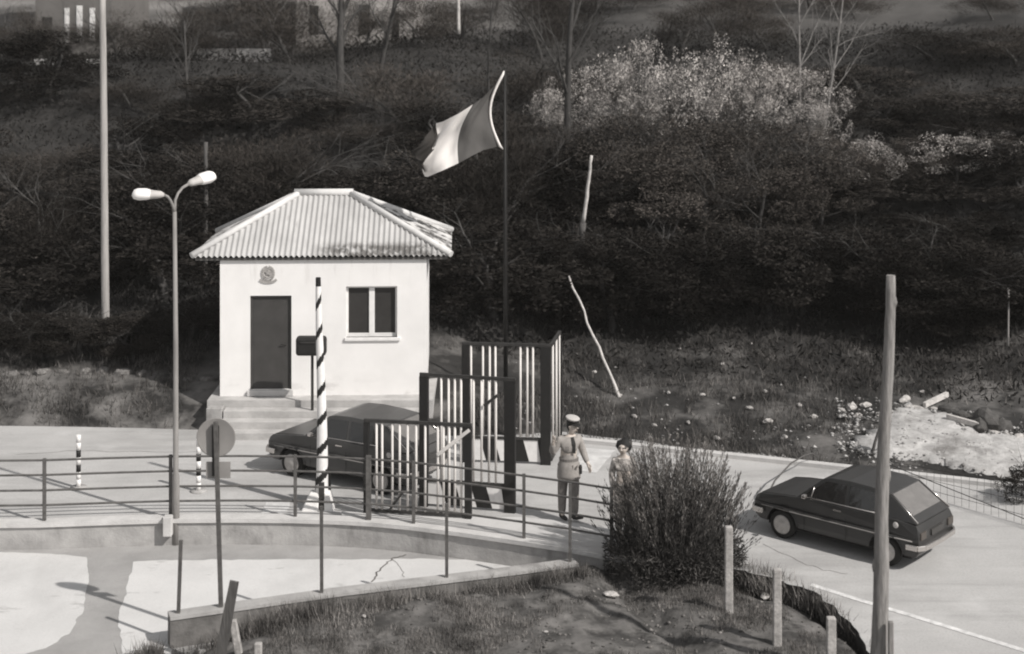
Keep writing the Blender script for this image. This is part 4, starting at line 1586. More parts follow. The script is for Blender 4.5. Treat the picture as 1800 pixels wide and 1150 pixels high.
# ------------------------------------------------------------------ cars
def car(paint, label, loc, rz, sc=1.0):
    root = empty('parked_car', loc, rz)
    root.scale = (sc, sc, sc)
    tag(root, label, 'car', 'small dark hatchback cars on the road')
    WX = (1.13, -1.09)
    rw_ = .275
    # lower body outline in side view with wheel arches
    def arch(cx, r, z0):
        a0 = math.asin((z0 - .27) / r)
        return [(cx + r * math.cos(a), .27 + r * math.sin(a)) for a in np.linspace(a0, math.pi - a0, 11)]
    zs = .20
    out = [(-1.66, .26)]
    out = [(-1.74, .50), (-1.73, .36), (-1.66, .27)]
    out += list(reversed(arch(WX[1], .345, zs + .07)))
    out += list(reversed(arch(WX[0], .345, zs + .07)))
    out += [(1.66, .27), (1.76, .36), (1.78, .50)]
    out = [(x, z) for x, z in out]
    top = [(1.77, .62), (-1.745, .62)]
    poly1 = out + top
    # upper half (shoulder, bonnet)
    poly2 = [(-1.745, .62), (1.77, .62), (1.745, .71), (1.66, .775), (1.3, .825), (.86, .87), (.70, .89), (-1.30, .90), (-1.68, .86), (-1.75, .74)]
    # greenhouse
    poly3 = [(.82, .872), (.28, 1.315), (.12, 1.352), (-.25, 1.372), (-.75, 1.355), (-1.10, 1.315), (-1.70, .885)]

    def extr(poly, wf):
        bm = bmesh.new()
        n = len(poly)
        L = [bm.verts.new((x, wf(x, z), z)) for x, z in poly]
        Rr = [bm.verts.new((x, -wf(x, z), z)) for x, z in poly]
        el = [bm.edges.new((L[i], L[(i + 1) % n])) for i in range(n)]
        er_ = [bm.edges.new((Rr[i], Rr[(i + 1) % n])) for i in range(n)]
        bmesh.ops.triangle_fill(bm, edges=el, use_beauty=True)
        bmesh.ops.triangle_fill(bm, edges=er_, use_beauty=True)
        for i in range(n):
            j = (i + 1) % n
            bm.faces.new((L[i], L[j], Rr[j], Rr[i]))
        bmesh.ops.recalc_face_normals(bm, faces=bm.faces)
        bmesh.ops.dissolve_limit(bm, angle_limit=R(.5), verts=bm.verts, edges=bm.edges)
        return bm

    def plan(x):
        return 1 - .10 * max(0, (x - .9) / .9) ** 2 - .06 * max(0, (-x - 1.0) / .8) ** 2

    def w_low(x, z): return (.755 if z > .55 else .735 if z > .3 else .70) * plan(x)
    def w_up(x, z): return (.755 if z < .7 else .715) * plan(x)
    def w_gh(x, z): return .70 - .13 * (z - .87) / .5 - .02 * max(0, -x - .9)

    me = bpy.data.meshes.new('body')
    bm_all = bmesh.new()
    for poly, wf in ((poly1, w_low), (poly2, w_up), (poly3, w_gh)):
        b = extr(poly, wf)
        tmp = bpy.data.meshes.new('tmp')
        b.to_mesh(tmp)
        b.free()
        bm_all.from_mesh(tmp)
        bpy.data.meshes.remove(tmp)
    bm_all.to_mesh(me)
    bm_all.free()
    me.materials.append(paint)
    for p_ in me.polygons: p_.use_smooth = False
    body = link('body', me, root)
    bv = body.modifiers.new('bevel', 'BEVEL')
    bv.width = .035
    bv.segments = 3
    bv.limit_method = 'ANGLE'
    bv.angle_limit = R(28)
    # wheel arch lips
    for cx in WX:
        for s in (1, -1):
            ptsL = [(x, s * (w_low(x, z) + .004), z) for x, z in [(cx + .35 * math.cos(a), .27 + .35 * math.sin(a)) for a in np.linspace(.1, math.pi - .1, 12)]]
            MB().tube(ptsL, .014, n=6).build('arch_lip', paint, root)
    # under floor block
    MB().box(-1.5, 1.55, -.52, .52, .17, .34).build('underfloor', M_black, root)
    # glass set a little proud of the cabin
    def side_pt(x, z, s): return (x, s * (w_gh(x, z) + .006), z)
    for s in (1, -1):
        for nm, q in (('quarter_light', [(.66, .935), (.56, .935), (.50, 1.075)]), ('side_window', [(.50, .935), (-.22, .945), (-.22, 1.29), (.22, 1.275), (.42, 1.11)]), ('rear_side_window', [(-.30, .945), (-.97, .955), (-.80, 1.275), (-.30, 1.29)])):
            mb = MB()
            n = len(q)
            vs = [side_pt(x, z, s) for x, z in q] + [(x, s * (w_gh(x, z) - .02), z) for x, z in q]
            mb.add(vs, [list(range(n))] + [[i, (i + 1) % n, n + (i + 1) % n, n + i] for i in range(n)])
            mb.build(nm, M_cglass, root)
        # bright trims
        MB().tube([side_pt(.70, .915, s), side_pt(-1.0, .93, s)], .011, n=5).build('window_trim', M_chrome, root)
        MB().tube([side_pt(.50, .935, s), side_pt(.46, 1.12, s)], .011, n=5).build('window_post', M_chrome, root)
        MB().box(-.16, .0, s * .735 - .012, s * .735 + .012, .80, .825).build('door_handle', M_chrome, root)
        mb = MB()
        for xx in (.62, -.27):
            mb.box(xx - .004, xx + .004, s * .757 - .002, s * .757 + .002, .30, .72)
        mb.build('door_gap', M_black, root)
        MB().box(.55, .63, s * .80 - .05, s * .80 + .05, .92, .99).build('mirror', M_chrome, root, bevel=.015)
    def slab(nm, p4, thick, m_, off=.006):
        p4 = [Vector(v) for v in p4]
        nn = (p4[1] - p4[0]).cross(p4[3] - p4[0]).normalized()
        c = sum(p4, Vector()) / 4
        if nn.dot(c - Vector((0, 0, .7))) < 0: nn = -nn
        vs = [v + nn * off for v in p4] + [v - nn * thick for v in p4]
        return MB().add(vs, [(0, 1, 2, 3), (7, 6, 5, 4), (0, 4, 5, 1), (1, 5, 6, 2), (2, 6, 7, 3), (3, 7, 4, 0)]).build(nm, m_, root)
    def lerp2(a, b, t): return (a[0] + (b[0] - a[0]) * t, a[1] + (b[1] - a[1]) * t)
    a, b = poly3[0], poly3[1]
    lo, hi = lerp2(a, b, .1), lerp2(a, b, .93)
    slab('windscreen', [(lo[0], w_gh(*lo) - .06, lo[1]), (lo[0], -w_gh(*lo) + .06, lo[1]), (hi[0], -w_gh(*hi) + .06, hi[1]), (hi[0], w_gh(*hi) - .06, hi[1])], .01, M_cglass)
    a, b = poly3[6], poly3[5]
    lo, hi = lerp2(a, b, .24), lerp2(a, b, .95)
    slab('rear_window', [(lo[0], w_gh(*lo) - .09, lo[1]), (lo[0], -w_gh(*lo) + .09, lo[1]), (hi[0], -w_gh(*hi) + .07, hi[1]), (hi[0], w_gh(*hi) - .07, hi[1])], .01, M_skyglass)
    for sx in (1, -1):
        a, b = lerp2(poly3[6], poly3[5], .02), lerp2(poly3[6], poly3[5], .98)
        MB().tube([(a[0] - .01, sx * (w_gh(*a) - .03), a[1] + .01), (b[0] - .01, sx * (w_gh(*b) - .03), b[1] + .01)], .013, n=5).build('rear_trim', M_chrome, root)
    for s in (1, -1):
        MB().tube([(x, s * (w_low(x, .58) + .004), .575) for x in (-1.62, -.8, 0, .8, 1.6)], .012, n=5).build('side_moulding', M_sign, root)
    MB().tube([(.84, .2, .91), (.60, .05, 1.06)], .008, n=4).build('wiper', M_black, root)
    MB().tube([(.84, -.25, .91), (.60, -.4, 1.06)], .008, n=4).build('wiper', M_black, root)
    mb = MB()
    for yy in (.66, -.66):
        mb.tube([(1.62, yy * .94, .79), (1.3, yy, .832), (.86, yy, .876)], .005, n=4)
    mb.build('bonnet_gap', M_black, root)
    # bumpers
    def bumper(xe, sgn):
        mb = MB()
        pts = [(xe - sgn * .28, .765, .47), (xe - sgn * .06, .745, .47), (xe + sgn * .03, .6, .47), (xe + sgn * .05, 0, .47), (xe + sgn * .03, -.6, .47), (xe - sgn * .06, -.745, .47), (xe - sgn * .28, -.765, .47)]
        for p_, q_ in zip(pts[:-1], pts[1:]):
            mb.bar(p_, q_, .10, .045, side=(0, 0, 1))
        mb.build('bumper', M_chrome, root, bevel=.012)
    bumper(1.82, 1)
    bumper(-1.79, -1)
    for s in (1, -1):
        MB().lathe([(.001, .035), (.07, .025), (.09, 0), (.09, -.04)], n=20, c=(1.765, s * .5, .635), axis='x').build('headlight', M_lens, root)
        MB().box(-1.775, -1.72, s * .56 - .11, s * .56 + .11, .60, .74).build('tail_light', M_red, root, bevel=.015)
    MB().box(1.755, 1.785, -.38, .38, .57, .70).build('grille', M_black, root)
    MB().box(-1.775, -1.735, -.24, .24, .60, .71).build('number_plate', M_plate, root)
    MB().lathe([(.001, .012), (.05, .01), (.06, 0)], n=16, c=(-1.28, .71, .80), axis='y').build('fuel_cap', M_lens, root)
    for cx in WX:
        for s in (1, -1):
            wl = MB().lathe([(.14, -.08), (rw_ - .03, -.085), (rw_, -.06), (rw_, .06), (rw_ - .03, .085), (.16, .08)], n=28, c=(cx, s * .64, rw_), axis='y').build('wheel', M_tyre, root)
            sg_ = s
            MB().lathe([(.185, sg_ * .08), (.178, sg_ * .098), (.13, sg_ * .086), (.08, sg_ * .092), (.055, sg_ * .104), (.001, sg_ * .108)], n=24, c=(cx, s * .64, rw_), axis='y').build('rim', M_rim, wl)
    return root


car(M_car, 'dark hatchback on the right driving away past the wooden pole', (5.77, 26.06, 0), R(180 - 41), .875)
car(M_car2, 'dark hatchback on the left below the hut steps, behind the gates', (-2.98, 29.67, 0), R(180 - 31), .95)

# ------------------------------------------------------------------ foreground fence posts
for i, (px, pt, pb, wd, lean, m_, lab) in enumerate([
    (1281, 925, 1078, .125, .0, M_post, 'pale concrete fence post beside the right flank of the big bush'),
    (1366, 1000, 1134, .125, .0, M_post, 'pale concrete fence post at the ditch, second from the big bush'),
    (1461, 1085, 1205, .13, .0, M_post, 'short pale post at the bottom edge left of the wooden pole'),
    (1566, 1092, 1215, .075, .0, M_wood, 'slim stake at the bottom edge right of the wooden pole'),
    (424, 1090, 1148, .11, -.12, M_post, 'tilted stubby white stake left of the grass'),
    (454, 1130, 1172, .11, 0, M_post, 'second stubby stake at the bottom edge, cut by the frame')]):
    z = -.15
    for _ in range(5):
        p = P(px, pb, z)
        z = garden_z(p.x, p.y) if p.y < ytop(p.x) else -.05
    t = PY(px, pt, p.y)
    top = Vector((t.x + lean, p.y, t.z))
    mb = MB().bar(p + Vector((0, 0, -.2)), top, wd, wd * .9, w2=wd * .92)
    o = mb.build('fence_post', m_, origin=p, bevel=.015)
    tag(o, lab, 'post', 'fence posts round the garden')
# leaning plank at the left end of the garden
p = P(385, 1165, -.3)
o = MB().bar(p, PY(412, 1022, p.y - .1), .17, .05, w2=.13).build('plank', M_wood3, origin=p)
tag(o, 'dark plank leaning at the left end of the garden wall', 'plank')

# low wire fence at the right
wf = worldroot('wire_fence', P(1640, 885), 'low sagging wire mesh fence at the right edge of the road', 'fence')
A, B = P(1545, 848), P(1880, 946)
mb = MB()
n = 26
sag = lambda t: .44 + .3 * t
for i in range(n + 1):
    q = A.lerp(B, i / n)
    mb.tube([q, q + Vector((.02 * math.sin(i), 0, sag(i / n)))], .0035, n=3)
for hz in (.25, .6, 1.0):
    mb.tube([A.lerp(B, k / 10) + Vector((0, 0, sag(k / 10) * hz)) for k in range(11)], .005, n=3)
mb.build('mesh', M_dark, wf)
MB().tube([A + Vector((0, 0, .42)), B + Vector((0, 0, .02))], .009, n=4).build('brace_wire', M_dark, wf)
for t in (0, 1):
    MB().tube([A.lerp(B, t), A.lerp(B, t) + Vector((0, 0, sag(t) + .03))], .018, n=6).build('post', M_dark, wf)


# ------------------------------------------------------------------ rubble on the bank
def rock_mb(size, seed):
    bm = bmesh.new()
    bmesh.ops.create_icosphere(bm, subdivisions=2, radius=1)
    for v in bm.verts:
        k = 1 + .35 * mnoise.noise(v.co * 1.3 + Vector((seed * 3.7, 0, 0))) + .15 * mnoise.noise(v.co * 3.1 + Vector((0, seed, 0)))
        v.co = Vector((v.co.x * size[0] * k, v.co.y * size[1] * k, v.co.z * size[2] * k))
    me = bpy.data.meshes.new('stone')
    bm.to_mesh(me)
    bm.free()
    return me


def on_bank(px, py):
    z = .3
    for _ in range(8):
        p = P(px, py, z)
        z = ground_z(p.x, p.y)
    return Vector((p.x, p.y, z))


g = random.Random(9)
rocks = [rock_mb((1, .8, .6), i) for i in range(5)]
for me in rocks: me.materials.append(M_stone)
rocksm = [rock_mb((1, .8, .7), 30 + i) for i in range(4)]
M_stonem = mat('mossy_stone', 0.15, var=0.5, scale=4, bump=.5, bscale=12)
for me in rocksm: me.materials.append(M_stonem)
rocksd = [rock_mb((1, .9, .8), 10 + i) for i in range(3)]
for me in rocksd: me.materials.append(M_stoned)
spots = [(1497, 716, .13), (1508, 722, .09), (1522, 714, .1), (1480, 722, .07), (1590, 705, .13), (1602, 712, .1), (1618, 716, .14), (1640, 722, .1), (1655, 728, .12), (1715, 748, .12), (1748, 756, .12), (1770, 768, .1), (1790, 772, .14), (1700, 742, .08), (1665, 735, .07), (1545, 722, .08), (1560, 715, .07)]
for px, py, s in spots:
    p = on_bank(px, py)
    o = link('stone', rocks[g.randrange(5)])
    o.location = p + Vector((0, 0, s * .25)); o.scale = (s * 1.3, s, s); o.rotation_euler = (g.uniform(-.3, .3), g.uniform(-.3, .3), g.uniform(0, 6))
    tag(o, 'pale stone in the rubble row above the gravel', 'stone', 'pale stones of the rubble row')
for px, py, s in ((1668, 728, .18), (1735, 742, .3), (1762, 752, .2), (1722, 745, .2), (1690, 735, .14)):
    p = on_bank(px, py)
    o = link('stone', rocksd[g.randrange(3)])
    o.location = p + Vector((0, 0, s * .4)); o.scale = (s * 1.2, s, s); o.rotation_euler = (0, 0, g.uniform(0, 6))
    tag(o, 'dark boulder in the rubble row above the gravel', 'stone', 'dark boulders of the rubble row')
for i, (px, py, s) in enumerate([(1045, 656, .05), (1318, 720, .06), (1270, 640, .05), (1235, 690, .05), (1405, 712, .06), (1350, 745, .08), (1260, 775, .06), (1380, 770, .05), (1115, 735, .06), (1150, 750, .05), (1195, 615, .04), (1320, 605, .04), (1430, 735, .06), (1290, 700, .04), (1175, 690, .05), (1465, 755, .05), (1090, 700, .04), (1622, 692, .06), (1210, 745, .05), (1345, 690, .05)]):
    p = on_bank(px, py)
    o = link('stone', rocks[g.randrange(5)])
    o.location = p + Vector((0, 0, s * .6)); o.scale = (s * 1.4, s, s * 1.2); o.rotation_euler = (0, 0, g.uniform(0, 6))
    tag(o, 'small pale stone scattered in the grass of the right bank', 'stone', 'small stones scattered on the right bank')
for i, (px, py, s) in enumerate([(20, 725, .13), (45, 720, .1), (75, 724, .14), (110, 726, .1), (150, 728, .12), (180, 722, .14), (215, 722, .16), (250, 718, .12), (330, 735, .1), (362, 730, .12)]):
    p = on_bank(px, py)
    o = link('stone', rocksm[g.randrange(4)])
    o.location = p + Vector((0, 0, s * .1)); o.scale = (s * 1.5, s, s); o.rotation_euler = (0, 0, g.uniform(0, 6))
    tag(o, 'mossy stone at the foot of the bank left of the hut', 'stone', 'stones at the foot of the left bank')
for (x0, y0, x1, y1, r0, lab) in ((1625, 715, 1665, 706, .05, 'pale broken beam lying on the rubble, the farther of two'), (1665, 742, 1722, 750, .05, 'pale broken beam lying on the rubble, the nearer of two')):
    a, b = on_bank(x0, y0), on_bank(x1, y1)
    o = MB().bar(a + Vector((0, 0, .12)), b + Vector((0, 0, .16)), r0 * 2, r0 * 1.6, side=(0, 0, 1)).build('broken_beam', M_stick, origin=a)
    tag(o, lab, 'beam')
# scraps in the garden grass
for i, (px, py, s) in enumerate([(1075, 1050, .1), (1345, 1053, .09), (1148, 1000, .05), (1165, 985, .06), (640, 1085, .04), (960, 1112, .03)]):
    z = -.12
    for _ in range(5):
        p = P(px, py, z); z = garden_z(p.x, p.y)
    o = link('stone', rocks[i % 5])
    o.location = p + Vector((0, 0, s * .5)); o.scale = (s * 1.3, s, s * .7); o.rotation_euler = (0, 0, i * 1.3)
    tag(o, 'pale stone lying in the grass of the garden', 'stone', 'pale stones in the garden grass')


# ------------------------------------------------------------------ the big feathery bush
def big_bush():
    c = Vector((2.66, 25.15, garden_z(2.66, 25.1) - .05))
    o = worldroot('feathery_bush', c, 'large feathery upright bush beside the road in front of the railing end', 'bush')
    g = np.random.default_rng(21)
    stems = MB()
    Q, A, S = [], [], []
    for i in range(420):
        a = g.uniform(0, 2 * np.pi)
        rr = g.uniform(0, 1) ** .6
        base = c + Vector((math.cos(a) * rr * .62, math.sin(a) * rr * .5, 0))
        out = Vector((math.cos(a), math.sin(a) * .8, 0))
        h = (1.95 - .6 * rr ** 2) * g.uniform(.45, .97)
        sp = rr * g.uniform(.3, 1.05) * .88
        pts = []
        for k in range(5):
            t = k / 4
            pts.append(base + out * (sp * t ** 1.1) + Vector((0, 0, h * t)) + Vector((g.normal(0, .015), g.normal(0, .015), 0)))
        if i % 2 == 0:
            stems.tube(pts, [.011, .009, .007, .005, .002], n=3, cap=False)
        for k in range(80):
            t = .06 + .94 * g.uniform(0, 1.0) ** 1.25
            f = t * 4
            j = min(int(f), 3)
            q = pts[j].lerp(pts[j + 1], f - j)
            d = (pts[j + 1] - pts[j]).normalized()
            spread = .06 * (1.05 - t) + .014
            Q.append((q.x + g.normal(0, spread), q.y + g.normal(0, spread), max(q.z + g.normal(0, .03), c.z)))
            A.append((d.x + g.normal(0, .22), d.y + g.normal(0, .22), d.z + .2))
            S.append(g.uniform(.045, .11))
    # skirt of low leaves
    for i in range(11000):
        a = g.uniform(0, 2 * np.pi)
        rr = g.uniform(0.1, 1) ** .5
        Q.append((c.x + math.cos(a) * rr * 1.14, c.y + math.sin(a) * rr * .85, c.z + .02 + g.uniform(0, 1) * .95 * (1.1 - .6 * rr)))
        A.append((g.normal() + math.cos(a), g.normal() + math.sin(a), g.normal() + .3))
        S.append(g.uniform(.06, .13))
    Q2, A2, S2 = [], [], []
    for i in range(330):
        a = g.uniform(0, 2 * np.pi)
        rr = g.uniform(0, 1) ** .55
        h = (2.08 - .75 * rr ** 2.2) * g.uniform(.7, 1.08)
        q = c + Vector((math.cos(a) * rr * 1.2, math.sin(a) * rr * .95, h))
        d = Vector((math.cos(a) * rr * .55 + g.normal(0, .08), math.sin(a) * rr * .55, 1)).normalized()
        ln = g.uniform(.35, .7)
        stems.tube([q - d * ln, q + d * .1], [.006, .002], n=3, cap=False)
        for k in range(44):
            t = .12 - g.uniform(0, 1) * ln
            w_ = .008 + .035 * (.12 - t)
            Q2.append((q.x + d.x * t + g.normal(0, w_), q.y + d.y * t + g.normal(0, w_), q.z + d.z * t))
            A2.append((d.x + g.normal(0, .22), d.y + g.normal(0, .22), d.z))
            S2.append(g.uniform(.04, .09))
    v2_, f2_ = leaf_quads(np.array(Q2) - np.array(c), unit(np.array(A2)), np.array(S2), .15)
    link('shoots', np_mesh('shoots', v2_, f2_, mat('dry_shoot', .17, var=.4, scale=3, island=.5, warm=1.5, spec=.1), 4), o)
    stems.build('branches', M_bark, o, recalc=False)
    Q = np.array(Q) - np.array(c)
    v, f = leaf_quads(Q, unit(np.array(A)), np.array(S), .17)
    link('foliage', np_mesh('foliage', v, f, M_broom, 4), o)


big_bush()


# ------------------------------------------------------------------ people
def skin_mesh(name, joints, edges, root, sub=2):
    """joints: name -> ((x, y, z), radius)"""
    me = bpy.data.meshes.new(name)
    keys = list(joints)
    me.from_pydata([joints[k][0] for k in keys], [(keys.index(a), keys.index(b)) for a, b in edges], [])
    o = bpy.data.objects.new(name, me)
    COL.objects.link(o)
    sk = o.modifiers.new('skin', 'SKIN')
    sk.use_smooth_shade = True
    lay = me.skin_vertices[0] if len(me.skin_vertices) else None
    if lay is None:
        bm = bmesh.new(); bm.from_mesh(me); bm.verts.layers.skin.verify(); bm.to_mesh(me); bm.free()
        lay = me.skin_vertices[0]
    for i, k in enumerate(keys):
        r = joints[k][1]
        if not isinstance(r, tuple): r = (r, r)
        lay.data[i].radius = r
        lay.data[i].use_root = (k == root)
    ss = o.modifiers.new('sub', 'SUBSURF')
    ss.levels = ss.render_levels = sub
    dg = bpy.context.evaluated_depsgraph_get()
    ev = o.evaluated_get(dg)
    new = bpy.data.meshes.new_from_object(ev)
    bpy.data.objects.remove(o)
    for p_ in new.polygons: p_.use_smooth = True
    new.materials.clear()
    return new


def hand(J, E, wrist, tip_dir, side_dir, tag_, curl=.35, thumb=1):
    """palm and five fingers growing from a wrist joint"""
    d = Vector(tip_dir).normalized()
    s = Vector(side_dir)
    s = (s - d * s.dot(d)).normalized()
    nrm = d.cross(s)
    w_ = Vector(J[wrist][0])
    palm = w_ + d * .055
    J[tag_ + 'palm'] = (tuple(palm), (.034, .02))
    E.append((wrist, tag_ + 'palm'))
    for i, (off, ln) in enumerate(((-.028, .075), (-.010, .085), (.009, .08), (.026, .062))):
        k = palm + d * .03 + s * off
        m1 = k + d * (ln * .5) + nrm * (curl * .02)
        m2 = k + d * (ln * .85) + nrm * (curl * .06)
        J['%sf%da' % (tag_, i)] = (tuple(k), .0105)
        J['%sf%db' % (tag_, i)] = (tuple(m1), .0095)
        J['%sf%dc' % (tag_, i)] = (tuple(m2), .008)
        E += [(tag_ + 'palm', '%sf%da' % (tag_, i)), ('%sf%da' % (tag_, i), '%sf%db' % (tag_, i)), ('%sf%db' % (tag_, i), '%sf%dc' % (tag_, i))]
    t0 = w_ + d * .03 + s * (thumb * -.036)
    t1 = t0 + d * .04 + s * (thumb * -.022) + nrm * .012
    J[tag_ + 't0'] = (tuple(t0), .011)
    J[tag_ + 't1'] = (tuple(t1), .009)
    E += [(wrist, tag_ + 't0'), (tag_ + 't0', tag_ + 't1')]


def person(root_loc, rz, J, label, fdir, trousers, jacket, mats, feet=True, group=None):
    root = empty('person', root_loc, rz)
    tag(root, label, 'person', group)
    E = [('pelvis', 'waist'), ('waist', 'chest'), ('chest', 'neck'), ('neck', 'jaw'), ('jaw', 'head'), ('head', 'crown'),
         ('chest', 'shL'), ('shL', 'elL'), ('elL', 'wrL'), ('chest', 'shR'), ('shR', 'elR'), ('elR', 'wrR'),
         ('pelvis', 'hpL'), ('hpL', 'knL'), ('knL', 'anL'), ('anL', 'toL'), ('pelvis', 'hpR'), ('hpR', 'knR'), ('knR', 'anR'), ('anR', 'toR')]
    f = Vector(fdir).normalized()
    side = Vector((-f.y, f.x, 0))
    hd = Vector(J['head'][0])
    J['nose0'] = (tuple(hd + f * .085 + Vector((0, 0, -.01))), .022)
    J['nose'] = (tuple(hd + f * .118 + Vector((0, 0, -.022))), .012)
    E += [('head', 'nose0'), ('nose0', 'nose')]
    for s, k in ((1, 'earL'), (-1, 'earR')):
        J[k] = (tuple(hd + side * (.088 * s) + Vector((0, 0, -.01))), .02)
        E.append(('head', k))
    hand(J, E, 'wrL', Vector(J['wrL'][0]) - Vector(J['elL'][0]), f, 'L', thumb=-1)
    hand(J, E, 'wrR', Vector(J['wrR'][0]) - Vector(J['elR'][0]), f, 'R', thumb=-1)
    me = skin_mesh('body', J, E, 'pelvis')
    me.materials.append(mats['skin'])
    body = link('body', me, root)
    # features
    mb = MB()
    for s in (-1, 1):
        c = hd + f * .088 + side * (.034 * s) + Vector((0, 0, .022))
        st_ = len(mb.v)
        mb.lathe([(.001, -.012), (.012, -.006), (.014, 0), (.012, .006), (.001, .012)], n=10)
        mb.xform(Matrix.Translation(c), st_)
    mb.build('eyes', M_hair, body)
    mb = MB()
    c = hd + f * .088 + Vector((0, 0, -.065))
    mb.bar(c - side * .024, c + side * .024, .012, .014, side=(0, 0, 1))
    mb.build('mouth', mat('lips', .16, warm=4), body)

    def sub(names, edges, grow, nm, m_, rootk, ends=None):
        JJ = {k: (J[k][0], (tuple(x + grow for x in J[k][1]) if isinstance(J[k][1], tuple) else J[k][1] + grow)) for k in names}
        if ends:
            JJ.update(ends)
        mm = skin_mesh(nm, JJ, edges, rootk)
        mm.materials.append(m_)
        return link(nm, mm, root)
    sub(['pelvis', 'hpL', 'knL', 'hpR', 'knR', 'anL', 'anR'], [('pelvis', 'hpL'), ('hpL', 'knL'), ('knL', 'anL'), ('pelvis', 'hpR'), ('hpR', 'knR'), ('knR', 'anR')], .028, 'trousers', mats['trousers'], 'pelvis', {'pelvis': (tuple(Vector(J['pelvis'][0]) - Vector((0, 0, .05))), (.13, .095))})
    hem = Vector(J['pelvis'][0]) + Vector((0, 0, -.17))
    je = [('waist', 'chest'), ('chest', 'collar'), ('chest', 'shL'), ('shL', 'elL'), ('elL', 'cuffL'), ('chest', 'shR'), ('shR', 'elR'), ('elR', 'cuffR')]
    cuff = lambda s: tuple(Vector(J['el' + s][0]).lerp(Vector(J['wr' + s][0]), .93))
    sub(['waist', 'chest', 'shL', 'elL', 'shR', 'elR'], je, .022, 'jacket', mats['jacket'], 'waist',
        {'collar': (tuple(Vector(J['chest'][0]).lerp(Vector(J['neck'][0]), .7)), .075), 'cuffL': (cuff('L'), .048), 'cuffR': (cuff('R'), .048)})
    for s in 'LR':
        a, t = Vector(J['an' + s][0]), Vector(J['to' + s][0])
        d = (t - a); d.z = 0; d.normalize()
        mm = skin_mesh('shoe', {'a': (tuple(a + Vector((0, 0, .03))), .058), 'h': (tuple(Vector((a.x, a.y, .045)) - d * .04), (.045, .045)), 'm': (tuple(Vector((a.x, a.y, .045)) + d * .08), (.045, .042)), 't': (tuple(Vector((a.x, a.y, .038)) + d * .17), (.042, .032))}, [('a', 'h'), ('h', 'm'), ('m', 't')], 'a')
        mm.materials.append(M_boot)
        link('shoe', mm, root)
    return root, body, hd, f, side


# officer: back three-quarters to us, looking right, one forearm raised
J = {'pelvis': ((0, 0, .95), (.15, .115)), 'waist': ((0, 0, 1.13), (.14, .105)), 'chest': ((0.02, 0, 1.35), (.165, .115)), 'neck': ((.035, .0, 1.50), .055), 'jaw': ((.07, -.01, 1.575), (.062, .062)), 'head': ((.065, -.005, 1.64), (.082, .09)), 'crown': ((.055, .0, 1.70), (.072, .078)),
     'shL': ((-.165, -.07, 1.41), .062), 'elL': ((-.30, -.10, 1.19), .046), 'wrL': ((-.285, -.22, 1.41), .032),
     'shR': ((.175, .07, 1.41), .062), 'elR': ((.255, .07, 1.17), .046), 'wrR': ((.335, -.03, .98), .031),
     'hpL': ((-.085, .04, .90), .088), 'knL': ((-.115, .05, .50), .062), 'anL': ((-.12, .03, .09), .042), 'toL': ((-.08, -.05, .045), .02),
     'hpR': ((.085, -.03, .90), .088), 'knR': ((.10, .0, .50), .062), 'anR': ((.10, -.06, .09), .042), 'toR': ((.17, -.03, .045), .02)}
po = P(1000, 913, .045)
root, body, hd, f, side = person(po, 0, J, 'uniformed officer in a peaked cap with one forearm raised by the gates', (.80, -.60, 0), True, True, {'skin': M_skin, 'trousers': M_trou, 'jacket': M_unif})
mb = MB()
mb.lathe([(.088, -.02), (.098, .0), (.1, .035), (.096, .05)], n=24)
mb.xform(Matrix.Translation(hd + Vector((-.005, 0, .075))))
band = mb.build('cap_band', M_black, root)
mb = MB().lathe([(.098, .0), (.124, .025), (.13, .04), (.115, .052), (.06, .06), (.001, .062)], n=24)
mb.xform(Matrix.Translation(hd + Vector((-.005, 0, .115))) @ Matrix.Rotation(R(12), 4, Vector((.6, .8, 0))))
mb.build('cap_top', mat('cap_cloth', .42, var=.1), band)
mb = MB()
vs = []
for k in range(9):
    a = R(-37 - 65 + 130 * k / 8)
    vs.append(hd + Vector((.09 * math.cos(a), .09 * math.sin(a), .06)))
for k in range(9):
    a = R(-37 - 65 + 130 * k / 8)
    vs.append(hd + Vector((.045 + .10 * math.cos(a), -.03 + .10 * math.sin(a), .035)))
mb.add(vs, [(k, k + 1, 10 + k, 9 + k) for k in range(8)])
pk = mb.build('cap_peak', M_black, band)
sm = pk.modifiers.new('solid', 'SOLIDIFY'); sm.thickness = .006
# hair at the nape, belt, holster
mb = MB().lathe([(.001, -.085), (.06, -.06), (.086, -.01), (.09, .06), (.06, .1), (.001, .11)], n=18)
mb.xform(Matrix.Translation(hd + Vector((-.024, .016, -.005))))
mb.build('hair', M_hair, root)
mb = MB()
ring = [(.158 * math.cos(a), .128 * math.sin(a), 1.07) for a in np.linspace(0, 2 * math.pi, 25)]
for a, b in zip(ring[:-1], ring[1:]):
    mb.bar(a, b, .045, .03, side=(0, 0, 1))
mb.build('belt', M_trou, root)
mb = MB()
sec_ = [(1.17, .140, .118), (1.08, .152, .125), (1.0, .186, .155), (.9, .204, .172), (.80, .208, .176), (.735, .209, .176), (.73, .19, .15), (.85, .165, .13)]
nn_ = 22
vs = [(rx * math.cos(a) * (1 + .03 * math.sin(5 * a) * (1.1 - z)), ry * math.sin(a), z) for z, rx, ry in sec_ for a in [2 * math.pi * k / nn_ for k in range(nn_)]]
mb.add(vs, [(i * nn_ + k, i * nn_ + (k + 1) % nn_, (i + 1) * nn_ + (k + 1) % nn_, (i + 1) * nn_ + k) for i in range(len(sec_) - 1) for k in range(nn_)], smooth=True)
mb.build('jacket_skirt', M_unif, root)
MB().box(.17, .23, -.10, .0, .82, .97).build('holster', M_boot, root, bevel=.02)
mb = MB()
mb.bar((.055, -.085, 1.47), (.085, -.125, 1.36), .05, .02, w2=.06)
